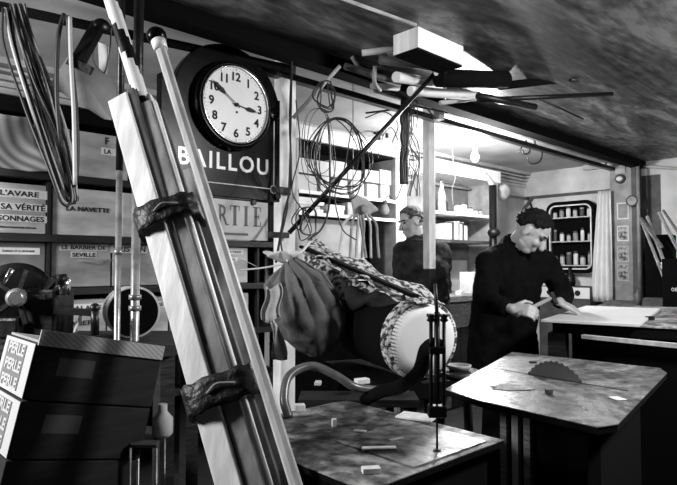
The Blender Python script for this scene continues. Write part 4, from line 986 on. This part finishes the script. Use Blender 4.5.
# lighter patches: dust and scraps
tag(MB().prism([V3(v.x, v.y, ST+.0006) for v in [PH(512, 388, ST)+RT*.06*math.cos(a*PI/8)*(1+.3*math.sin(a*3))+FW*.05*math.sin(a*PI/8)*(1+.2*math.cos(a*5)) for a in range(16)]], UZ, .0025).build('sawdust', 'dust'), 'thin patch of sawdust on the saw table left of the blade', 'sawdust', kind='stuff')
flat(617, 399, .035, .045, .002, .2, 'paper', 'small white paper scrap on the right of the saw table', 'paper_scrap', 'paper', ST)
flat(549, 394, .02, .016, .014, .2, 'dgrey', 'small dark wood block in front of the saw blade', 'wood_block', 'offcut', ST)
flat(533, 363, .03, .01, .006, -.3, 'ink', 'small black wedge behind the saw blade', 'saw_wedge', 'wedge', ST)
# bowl rim behind the saw table
c = P(459, 366, 2.6); r = tag(MB().lathe(c-UZ*.05, [(.04, .03), (.052, .045), (.055, .055), (.05, .056), (.045, .05), (.02, .04)], n=28).build('round_tray', 'grey'), 'round tray behind the left corner of the saw table', 'tray')
sz = c.z-.02
r = root('round_stool', (c.x, c.y, 0), 'dark stool carrying the round tray behind the saw table', 'stool')
MB().cyl((c.x, c.y, sz-.03), (c.x, c.y, sz-.001), .1, n=24).build('seat', 'darkwood', r)
for k in range(3):
    a = k*2*PI/3; MB().cyl(V3(c.x, c.y, sz-.031)+V3(math.cos(a), math.sin(a), 0)*.06, V3(c.x, c.y, 0)+V3(math.cos(a), math.sin(a), 0)*.13, .014, n=10).build('leg', 'darkwood', r)

# ================================================================== RIGHT WORKBENCH
BH = .945
A1 = PH(541, 320, BH+.012); A2 = PH(630, 332, BH+.012); A3 = PH(586, 306, BH+.012)
du = (A3-A1); du.z = 0; Lu = du.length; du.normalize(); dv = V3(du.y, -du.x, 0); dv = dv if dv.dot(A2-A1) > 0 else -dv
Lv = (A2-A1).dot(dv)
o = bevel(MB().prism([V3(p.x, p.y, BH+.001) for p in (A1, A1+dv*Lv, A1+dv*Lv+du*1.25, A1+du*1.25)], UZ, .014).build('drawing_board', 'sheetw'), .002)
tag(o, 'large white board lying on the right-hand workbench before the working man', 'board')
r = root('workbench', (A1.x+du.x*.8, A1.y+du.y*.8, 0), 'heavy dark workbench at the right under the white board', 'workbench')
B1 = A1+du*.07+dv*.03
def bp(a, b, z): v = B1+du*a+dv*b; return V3(v.x, v.y, z)
MB().prism([bp(0, 0, BH-.006), bp(0, 1.5, BH-.006), bp(1.6, 1.5, BH-.006), bp(1.6, 0, BH-.006)], UZ, .006).build('worktop', 'bench', r)
MB().prism([bp(.01, 0.01, BH-.06), bp(.01, 1.49, BH-.06), bp(1.59, 1.49, BH-.06), bp(1.59, 0.01, BH-.06)], UZ, .053).build('frame', 'matt', r)
for (a, b) in ((.05, .03), (.05, 1.4), (1.5, .03), (1.5, 1.4), (.05, .75)): v = bp(a, b, 0); MB().rbox(v, .09, .09, BH-.062, math.atan2(du.y, du.x)).build('leg', 'darkwood' , r)
MB().prism([bp(.10, 0.09, .1), bp(.10, 1.35, .1), bp(.13, 1.35, .1), bp(.13, .09, .1)], UZ, BH-.165).build('side_panel', 'matt', r)
MB().bar(P(583, 336.5, 2.75), P(690, 347, 2.2), .018, .02, side=UZ).build('rail', 'plank', r)
flat(650, 320, .05, .02, .02, .4, 'blackm', 'small dark iron tool lying on the workbench right of the board', 'iron_tool', 'tool', BH)
# ledge behind with items
r = root('window_ledge', (5.6, 2.2, 0), 'dark ledge cabinet behind the workbench below the pinned pictures', 'cabinet')
l0 = P(600, 303, 5.2); l1 = P(640, 309, 4.9)
zl_ = l0.z
lp = [P(603, 303, 5.3), P(640, 303, 4.9), P(640, 303, 5.5), P(612, 303, 5.7)]
bevel(MB().prism([V3(v.x, v.y, zl_-.05) for v in lp], UZ, .05).build('top', 'dgrey', r))
MB().prism([V3(v.x, v.y, 0) for v in lp], UZ, zl_-.051).build('body', 'darkwood', r)
r = root('dark_counter', (5.5, 1.6, 0), 'black counter at the right edge carrying boxes below the leaning sticks', 'counter')
lp = [P(641, 303, 4.7), P(720, 304, 4.3), P(720, 303, 5.6), P(641, 303, 5.6)]
bevel(MB().prism([V3(v.x, v.y, zl_-.06) for v in lp], UZ, .05).build('top', 'dgrey', r))
MB().prism([V3(v.x, v.y, 0) for v in lp], UZ, zl_-.061).build('body', 'matt', r)
zk = zl_-.009
for k, (px, z, sx, sy, sz, m, lb) in enumerate([(655, 4.9, .22, .16, .07, 'dgrey', 'low dark box on the black counter'), (678, 4.8, .22, .2, .40, 'matt', 'tall black box on the counter at the right edge'), (662, 5.3, .3, .22, .62, 'matt', 'dark crate behind the tall black box')]):
    q_ = P(px, 303, z); o = bevel(MB().rbox((q_.x, q_.y, zk), sx, sy, sz, .2).build('storage_box', m)); tag(o, lb, 'box', 'boxes on the black counter')
    if k == 1: 
        MB().text('080', V3(q_.x, q_.y, zk+.15)-V3(math.cos(.2), math.sin(.2), 0)*(sx/2+.002), V3(math.sin(.2), -math.cos(.2), 0), UZ, .03, .07, .001).build('number', 'paper', o)
q_ = P(638, 300, 5.0); bottle(q_.x, q_.y, zl_, .14, .03, 'dgrey', 'small dark bottle on the ledge at the foot of the pillar', grp='bottle on the ledge')
q_ = P(664, 262, 5.0); o = blob('paper_wad', 666, 266, 4.95, .05, .04, .045, 'burlapl', 'crumpled paper wad among the leaning sticks at the right', 'paper', .05); 
# leaning sticks
gs = 'sticks leaning at the right edge'
for k, (x0, y0, x1, y1, rr, m, lb) in enumerate([(642, 222, 668, 288, .011, 'grey', 'leftmost grey stick leaning in front of the dark doorway'), (647, 216, 673, 286, .012, 'grey', 'second stick leaning close beside the leftmost one'), (640, 218, 662, 248, .015, 'midwood', 'short brown stick crossing the two pale sticks'), (659, 212, 684, 262, .013, 'grey', 'upper stick leaning against the white wall at the right edge'), (663, 210, 690, 250, .010, 'midwood', 'thin stick at the far right edge')]):
    a, b = P(x0, y0, 5.2), P(x1, y1, 5.0); b = b+(b-a).normalized()*.0
    d = b-a; k_ = (a.z-zk)/(-d.z); b = a+d*k_ if k_ < 2.2 else b
    o = bevel(MB().bar(a, b, rr*2, rr*1.6, side=RT).build('leaning_stick', m)); tag(o, lb, 'stick', gs)
# mirror/niche cupboard on the back wall
v0_, v1_ = PU(597, 250, UB-.05).y, PU(551, 250, UB-.05).y
zt_, zb_ = PU(575, 203, UB-.05).z, PU(575, 268, UB-.05).z
r = root('wall_cabinet', (UB-.05, (v0_+v1_)/2, zb_), 'round-cornered dark cabinet of jars on the back wall behind the standing man', 'cabinet')
def rr_(y0, y1, z0, z1, rad, x, n=6):
    o_ = []
    for (cy, cz_, a0) in ((y1-rad, z1-rad, 0), (y0+rad, z1-rad, PI/2), (y0+rad, z0+rad, PI), (y1-rad, z0+rad, 1.5*PI)):
        for k in range(n+1): a = a0+PI/2*k/n; o_.append(V3(x, cy+rad*math.cos(a), cz_+rad*math.sin(a)))
    return o_
MB().prism(rr_(v0_, v1_, zb_-.04, zt_, .09, UB-.02), (1, 0, 0), .015).build('back_panel', 'matt', r)
MB().tube(rr_(v0_, v1_, zb_-.04, zt_, .09, UB-.12), .02, 8, closed=True).build('frame', 'matt', r)
MB().tube(rr_(v0_+.028, v1_-.028, zb_-.01, zt_-.03, .07, UB-.135), .008, 6, closed=True).build('inner_rim', 'postw', r)
zsh = [PU(575, y, UB-.08).z for y in (217, 241, 265)]
for z in zsh: MB().box((UB-.13, v0_+.03, z-.012), (UB-.021, v1_-.03, z)).build('shelf', 'lgrey', r)
for k, z in enumerate(zsh):
    y_ = v0_+.07; i = 0; hs_ = [[.10, .12, .09, .12, .11, .1], [.12, .15, .13, .09, .12, .14], [.17, .13, .18, .15, .14, .12]][k]
    wh = ['top', 'middle', 'bottom'][k]; od = ['rightmost', 'second from right', 'third from right', 'third from left', 'second from left', 'leftmost']
    while i < 6:
        h = hs_[i]; mm = ['paper', 'dgrey', 'lgrey', 'paper', 'grey', 'lgrey'][(i+k*2) % 6]
        jar(UB-.075, y_+.0, z+.001, h*random.uniform(.7, 1.05), random.uniform(.018, .031), mm, '%s jar on the %s shelf of the round-cornered cabinet' % (od[i], wh), 'jars in the round-cornered cabinet'); y_ += (v1_-v0_-.14)/5; i += 1
# stove strip below
r = root('gas_stove', (UB-.2, (v0_+v1_)/2, 0), 'white stove front with two black knobs below the round-cornered cabinet', 'stove')
zs_ = PU(575, 292, UB-.3).z
MB().box((UB-.3, v0_-.02, 0), (UB-.01, v1_+.03, zs_+.06)).build('body', 'dgrey', r)
MB().box((UB-.315, v0_-.02, zs_-.07), (UB-.301, v1_+.03, zs_+.05)).build('front_panel', 'white', r)
for t_ in (.2, .8, .5): yy = v0_+(v1_-v0_)*t_; MB().lathe((UB-.316, yy, zs_-.01), [(.03, 0), (.03, .01), (.018, .03)], axis=(-1, 0, 0), n=18).build('knob', 'ink', r)
q_ = V3(UB-.2, v0_+(v1_-v0_)*.45, zs_+.061); r = tag(MB().lathe(q_, [(.05, 0), (.06, .05), (.05, .12), (.02, .15), (.02, .2)], n=18).build('black_kettle', 'black'), 'black kettle standing on the stove below the wall cabinet', 'kettle')
# curtain
cy0, cy1 = PU(610, 250, UB-.25).y, PU(592, 250, UB-.25).y
def cur(s_, t_):
    y = cy0+(cy1-cy0)*s_*(.65+.5*t_)+.03*t_*0; return V3(UB-.22+.02*math.sin(s_*22+t_*2), y, 2.05-1.2*t_)
tag(MB().grid(cur, 60, 14, .004).build('white_curtain', 'curtain'), 'white curtain hanging between the wall cabinet and the pillar', 'curtain')
# things on the pillar
gp = 'pictures pinned on the pillar'
XP = UB-.142
for k, (y0, y1, lb) in enumerate([(203, 219, 'faint worn picture pinned highest on the pillar'), (226, 241, 'picture of a dark figure pinned on the pillar'), (246, 262, 'dark framed photograph in the middle of the pillar'), (264, 281, 'lowest photograph pinned on the pillar')]):
    a, b = PU(617, y0, XP), PU(629, y1, XP)
    o = MB().box((XP-.004, b.y, b.z), (XP, a.y, a.z)).build('pinned_photograph', 'paper' if k < 2 else 'lgrey'); tag(o, lb, 'picture', gp)
    MB().box((XP-.0055, b.y+.012, b.z+.014), (XP-.004, a.y-.012, a.z-.014)).build('print', 'photo' if k else 'grey', o)
c = PU(620.5, 179, XP-.01); r = root('wall_lamp', c, 'small round wall lamp with dark rim high on the pillar', 'lamp')
MB().lathe(c, [(.05, -.01), (.05, .02), (.035, .035)], axis=(-1, 0, 0), n=24).build('rim', 'dgrey', r); MB().ell(c-UX*.03, .025, .036, .026).build('glass', 'white', r)
MB().box((XP-.02, c.y-.05, c.z+.06), (XP+.0, c.y+.05, c.z+.16)).build('backplate', 'lgrey', r)
c = PU(633, 201, UB-.18); r = root('pressure_gauge', c, 'round dial gauge on the dark edge of the pillar', 'gauge')
MB().lathe(c, [(.06, 0), (.06, .03), (.05, .035)], axis=(-1, 0, 0), n=28).build('case', 'dgrey', r); MB().cyl(c-UX*.034, c-UX*.037, .045, n=28).build('dial', 'grey', r)
MB().bar(c-UX*.038, c-UX*.038+V3(0, .02, .03), .004, .002).build('needle', 'ink', r)
o = MB().cyl((UB-.19, PILV0-.02, zl_), (UB-.19, PILV0-.02, CH), .018, n=12).build('heating_pipe', 'grey'); tag(o, 'grey upright pipe at the right side of the pillar', 'pipe')
# bits on the back wall
o = MB().box((UB-.06, PU(607, 160, UB).y, PU(585, 171, UB).z), (UB, PU(585, 160, UB).y, PU(585, 160, UB).z)).build('wall_bracket', 'lgrey'); tag(o, 'pale block bracket under the ceiling left of the pillar', 'bracket')
tag(MB().tube([PU(640, 166, UB-.05), PU(700, 170, UB-.05)], .016, 8).build('wall_pipe', 'lgrey'), 'pale pipe running along the top of the right wall', 'pipe')

# ================================================================== PEOPLE
def capsule(mb, p0, p1, r0, r1, n=14, k=5):
    p0 = Vector(p0); p1 = Vector(p1); d = (p1-p0).normalized(); pts = []; rs = []
    for i in range(k+1): a = PI/2*(1-i/k); pts.append(p0-d*r0*math.sin(a)); rs.append(max(r0*math.cos(a), .0008))
    for i in range(k+1): a = PI/2*i/k; pts.append(p1+d*r1*math.sin(a)); rs.append(max(r1*math.cos(a), .0008))
    mb.tube(pts, 1, n, rs=rs)
def remeshed(mb, name, m, parent, vox, smooth=4):
    o = mb.build(name, m, parent)
    rm = o.modifiers.new('r', 'REMESH'); rm.mode = 'VOXEL'; rm.voxel_size = vox; rm.use_smooth_shade = True
    s_ = o.modifiers.new('s', 'SMOOTH'); s_.iterations = smooth; s_.factor = .5
    bpy.context.view_layer.update(); dg = bpy.context.evaluated_depsgraph_get()
    me = bpy.data.meshes.new_from_object(o.evaluated_get(dg)); o.modifiers.clear()
    me.materials.clear(); me.materials.append(M[m]); me.polygons.foreach_set('use_smooth', [True]*len(me.polygons)); o.data = me
    return o
def rot_frame(fwd, up):
    f = Vector(fwd).normalized(); u = (Vector(up)-f*Vector(up).dot(f)).normalized(); l = u.cross(f)   # x=fwd, y=left, z=up
    return Matrix((( f.x, l.x, u.x), (f.y, l.y, u.y), (f.z, l.z, u.z)))
def head(mb, c, R, s=1.0):
    """c = head centre, local x = face forward, y = left, z = up"""
    def q(x, y, z): return c+R @ V3(x*s, y*s, z*s)
    mb.ell(q(-.012, 0, .03), .098*s, .077*s, .092*s, R)       # cranium
    mb.ell(q(.022, 0, -.02), .068*s, .062*s, .085*s, R)        # face
    mb.ell(q(.045, 0, -.082), .036*s, .038*s, .026*s, R)       # chin
    mb.ell(q(.02, 0, -.065), .056*s, .054*s, .036*s, R)        # jaw
    capsule(mb, q(.084, 0, .018), q(.108, 0, -.022), .010*s, .0155*s)   # nose
    for sy in (-1, 1):
        mb.ell(q(.106, .010*sy, -.026), .009*s, .008*s, .007*s, R, 8, 6)
        mb.ell(q(.066, .034*sy, -.02), .022*s, .022*s, .022*s, R)     # cheek
        capsule(mb, q(.078, .014*sy, .034), q(.068, .05*sy, .032), .0105*s, .009*s)   # brow
        mb.ell(q(-.004, .077*sy, -.004), .020*s, .009*s, .032*s, R, 12, 8)  # ear
    mb.ell(q(.080, 0, -.054), .014*s, .024*s, .007*s, R); mb.ell(q(.078, 0, -.064), .013*s, .02*s, .007*s, R)   # lips
def eyes(parent, c, R, s=1.0):
    def q(x, y, z): return c+R @ V3(x*s, y*s, z*s)
    m = MB()
    for sy in (-1, 1): m.ell(q(.076, .030*sy, .013), .010*s, .013*s, .006*s, R, 10, 8)
    m.build('eyes', 'ink', parent)
    m = MB()
    for sy in (-1, 1): capsule(m, q(.090, .016*sy, .036), q(.079, .05*sy, .036), .005*s, .004*s, 8, 3)
    m.build('eyebrows', 'hair', parent)
def hairm(parent, c, R, m, s=1.0, bald=False):
    random.seed(3); mb = MB()
    def q(x, y, z): return c+R @ V3(x*s, y*s, z*s)
    # tufts following the skull above a hairline
    for i in range(420):
        a = random.uniform(0, 2*PI); e = random.uniform(-.45, 1.5)
        x, y, z = math.cos(a)*math.cos(e), math.sin(a)*math.cos(e), math.sin(e)
        if x > .55 and z < .62: continue           # forehead and face stay bare
        if x > .12 and z < .12: continue             # in front of the ears
        if abs(x) < .28 and z < .12: continue        # the ears
        if z < -.38: continue
        p_ = q(-.012+.097*x, .077*y, .03+.092*z); mb.ell(p_, .019*s*random.uniform(.6, 1.15), .016*s, .011*s*random.uniform(.5, 1.5), R @ Matrix.Rotation(a, 3, 'Z'), 8, 6)
    return remeshed(mb, 'hair', m, parent, .0055, 1)
def hand_(mb, w, d, palm, L=.18, curl=.5, s=1.0):
    """w wrist, d pointing direction, palm = palm normal; grows palm, four fingers, thumb"""
    d = Vector(d).normalized(); pn = (Vector(palm)-d*Vector(palm).dot(d)).normalized(); sd = d.cross(pn)
    for k in range(4): capsule(mb, w+d*.01+sd*(.011*(k-1.5)), w+d*.088+sd*(.019*(k-1.5)), .017, .0125)
    for k, fl_ in enumerate((.072, .082, .077, .060)):
        b = w+d*.092+sd*(.0205*(1.5-k)); dd = d; r_ = .0088; seg = [.45, .32, .23]
        for j_, sg in enumerate(seg):
            ang_ = curl*(.6+.5*j_); dd = (dd*math.cos(ang_)+pn*math.sin(ang_)).normalized() if j_ or curl else dd
            e_ = b+dd*fl_*sg; capsule(mb, b, e_, r_, r_*.9, 10, 4); b = e_; r_ *= .92
    b = w+d*.025+sd*.03; dd = (d*.6+sd*.75+pn*.35).normalized()
    e_ = b+dd*.045; capsule(mb, b, e_, .0135, .011, 10, 4); dd2 = (d*.9+pn*.5+sd*.05).normalized(); capsule(mb, e_, e_+dd2*.035, .0105, .009, 10, 4)

def person(name, J, label, skinm, coatm, hairmat, hands=True, headscale=1.0):
    """J: joints dict (world)"""
    r = root(name, V3(J['pel'].x, J['pel'].y, 0), label, 'person')
    mb = MB(); R = rot_frame(J['face'], J['up'])
    head(mb, J['head'], R, headscale)
    capsule(mb, J['neck']-UZ*.02, J['head']+R @ V3(-.02, 0, -.04), .058, .052)
    capsule(mb, J['pel'], J['chest'], .11, .125); capsule(mb, J['chest'], J['neck'], .11, .06)
    for s_ in ('R', 'L'):
        capsule(mb, J['chest'].lerp(J['neck'], .6), J['sh'+s_], .06, .05)
        capsule(mb, J['sh'+s_], J['el'+s_], .045, .036); capsule(mb, J['el'+s_], J['wr'+s_], .036, .025)
        capsule(mb, J['pel']+(J['kn'+s_]-J['pel'])*.08, J['kn'+s_], .075, .052); capsule(mb, J['kn'+s_], J['an'+s_], .05, .035)
        f = J['ft'+s_]; capsule(mb, J['an'+s_]-UZ*.03, f, .032, .026)
        if hands: hand_(mb, J['wr'+s_], J['hd'+s_], J['pn'+s_], curl=J['cu'+s_])
    body = remeshed(mb, 'body', skinm, r, .0055, 3)
    eyes(body, J['head'], R, headscale); hairm(r, J['head'], R, hairmat, headscale)
    # coat
    mb = MB()
    up_ = J['neck']-J['pel']; side = (J['shL']-J['shR']).normalized(); fr = side.cross(up_).normalized()
    for off in (-.07, .07): capsule(mb, J['hem']+side*off, J['pel']+side*off*.9, .175, .155, 20)
    for off in (-.07, .07): capsule(mb, J['pel']+side*off*.9, J['chest']+side*off, .155, .145, 20)
    capsule(mb, J['chest']+fr*.0, J['neck']-up_.normalized()*.01, .13, .078, 20)
    for s_, sg in (('R', -1), ('L', 1)):
        capsule(mb, J['chest']+side*.07*sg, J['sh'+s_], .14, .078, 18)
        capsule(mb, J['neck']-up_.normalized()*.035+side*.04*sg, J['sh'+s_], .062, .074, 18)
        capsule(mb, J['sh'+s_], J['el'+s_], .078, .066, 18); cuff = J['el'+s_].lerp(J['wr'+s_], .86)
        mb.tube([J['el'+s_], J['el'+s_].lerp(J['wr'+s_], .4), cuff], .06, 18, rs=[.066, .058, .046])
    coat = remeshed(mb, 'coat', coatm, r, .011, 5)
    tx = bpy.data.textures.new('fold', 'CLOUDS'); tx.noise_scale = .09; dm = coat.modifiers.new('folds', 'DISPLACE'); dm.texture = tx; dm.strength = .035; dm.mid_level = .5
    # collar
    cp = J['neck']; t = MB(); ring_ = [cp+up_.normalized()*(.005+.012*math.sin(2*PI*i/20))+side*.072*math.cos(2*PI*i/20)+fr*.07*math.sin(2*PI*i/20) for i in range(20)]
    t.tube(ring_, .014, 8, closed=True); t.build('collar', coatm, r)
    # trousers + shoes
    mb = MB()
    for s_ in ('R', 'L'):
        capsule(mb, J['pel']+(J['kn'+s_]-J['pel'])*.1, J['kn'+s_], .1, .075, 16); mb.tube([J['kn'+s_], J['an'+s_]+UZ*.01], .07, 16, rs=[.074, .062])
    remeshed(mb, 'trousers', coatm, r, .012, 4)
    for s_ in ('R', 'L'):
        f = J['ft'+s_]; a = J['an'+s_]; mb = MB(); capsule(mb, V3(a.x, a.y, .042), V3(f.x, f.y, .035), .042, .035); mb.build('shoe', 'shoe', r)
    return r
# working man
zm = 3.55
J = dict(pel=P(503, 330, zm+.05), chest=P(508, 280, zm), neck=P(512, 245, zm-.02), head=P(531, 232, zm-.12))
J['hem'] = J['pel']-UZ*.28
J['face'] = (RT*.62-FW*.42-UZ*.80); J['up'] = (UZ*.8+RT*.55-FW*.3)
J['shR'] = P(488, 262, zm-.12); J['shL'] = P(545, 262, zm+.06)
J['elR'] = P(487, 302, zm-.28); J['wrR'] = P(512, 309, zm-.44)
J['elL'] = P(564, 295, zm+.08); J['wrL'] = P(559, 302, zm-.12)
J['hdR'] = RT*.75-UZ*.05-FW*.6; J['pnR'] = FW*.55+RT*.5-UZ*.5; J['cuR'] = 1.25
J['hdL'] = RT*.8-FW*.25-UZ*.42; J['pnL'] = -UZ*.7-RT*.35+FW*.35; J['cuL'] = .38
pel = J['pel']
for s_, o_ in (('R', -.1), ('L', .1)):
    sdv = (J['shL']-J['shR']); sdv.z = 0; sdv.normalize(); base = V3(pel.x, pel.y, 0)+sdv*o_
    fw_ = (RT*.6-FW*.6).normalized(); J['kn'+s_] = base+UZ*.47+fw_*.03; J['an'+s_] = base+UZ*.09; J['ft'+s_] = base+fw_*.13+UZ*.03
person('person', J, 'man in a black work coat bending over the workbench, holding a hammer', 'skin', 'coat', 'hair', headscale=1.07)
# hammer
hw = J['wrR']+(J['hdR']).normalized()*.085
r = root('hammer', P(545, 300, zm-.5), 'hammer with a pale wooden handle held by the man at the workbench', 'hammer')
h0_, h1_ = P(517, 315, zm-.50), P(553, 297, zm-.42)
MB().tube([h0_, h0_.lerp(h1_, .4), h1_], .011, 10, rs=[.014, .011, .009]).build('handle', 'grey', r)
hd = (h1_-h0_).normalized(); pr = (hd.cross(FW)).normalized()
MB().obox(h1_, hd*.012, pr*.026, FW*.012).cyl(h1_-pr*.025, h1_-pr*.04, .015, n=14).build('head', 'blackm', r)
# second man at the back, head turned left
zm = 4.5
J = dict(pel=P(421, 305, zm), chest=P(421, 270, zm), neck=P(417, 240, zm), head=P(411.5, 223, zm-.02))
J['hem'] = J['pel']-UZ*.25
J['face'] = (-RT*.85-FW*.35-UZ*.25); J['up'] = (UZ-RT*.2)
J['shR'] = P(441, 252, zm+.02); J['shL'] = P(403, 251, zm+.02)
J['shR'], J['shL'] = J['shR'], J['shL']
J['elR'] = P(443, 283, zm+.05); J['wrR'] = P(433, 293, zm+.25)
J['elL'] = P(401, 283, zm+.05); J['wrL'] = P(408, 293, zm+.22)
J['hdR'] = FW-RT*.3; J['pnR'] = -UZ; J['cuR'] = .4; J['hdL'] = FW+RT*.3; J['pnL'] = -UZ; J['cuL'] = .4
pel = J['pel']
for s_, o_ in (('R', .1), ('L', -.1)):
    base = V3(pel.x, pel.y, 0)+RT*o_; J['kn'+s_] = base+UZ*.48; J['an'+s_] = base+UZ*.09; J['ft'+s_] = base+FW*.12+UZ*.03
# facing away: right hand is on the picture's right
person('person', J, 'man in a dark coat seen from behind at the shelving, head turned left', 'skin', 'coat2', 'hairg')
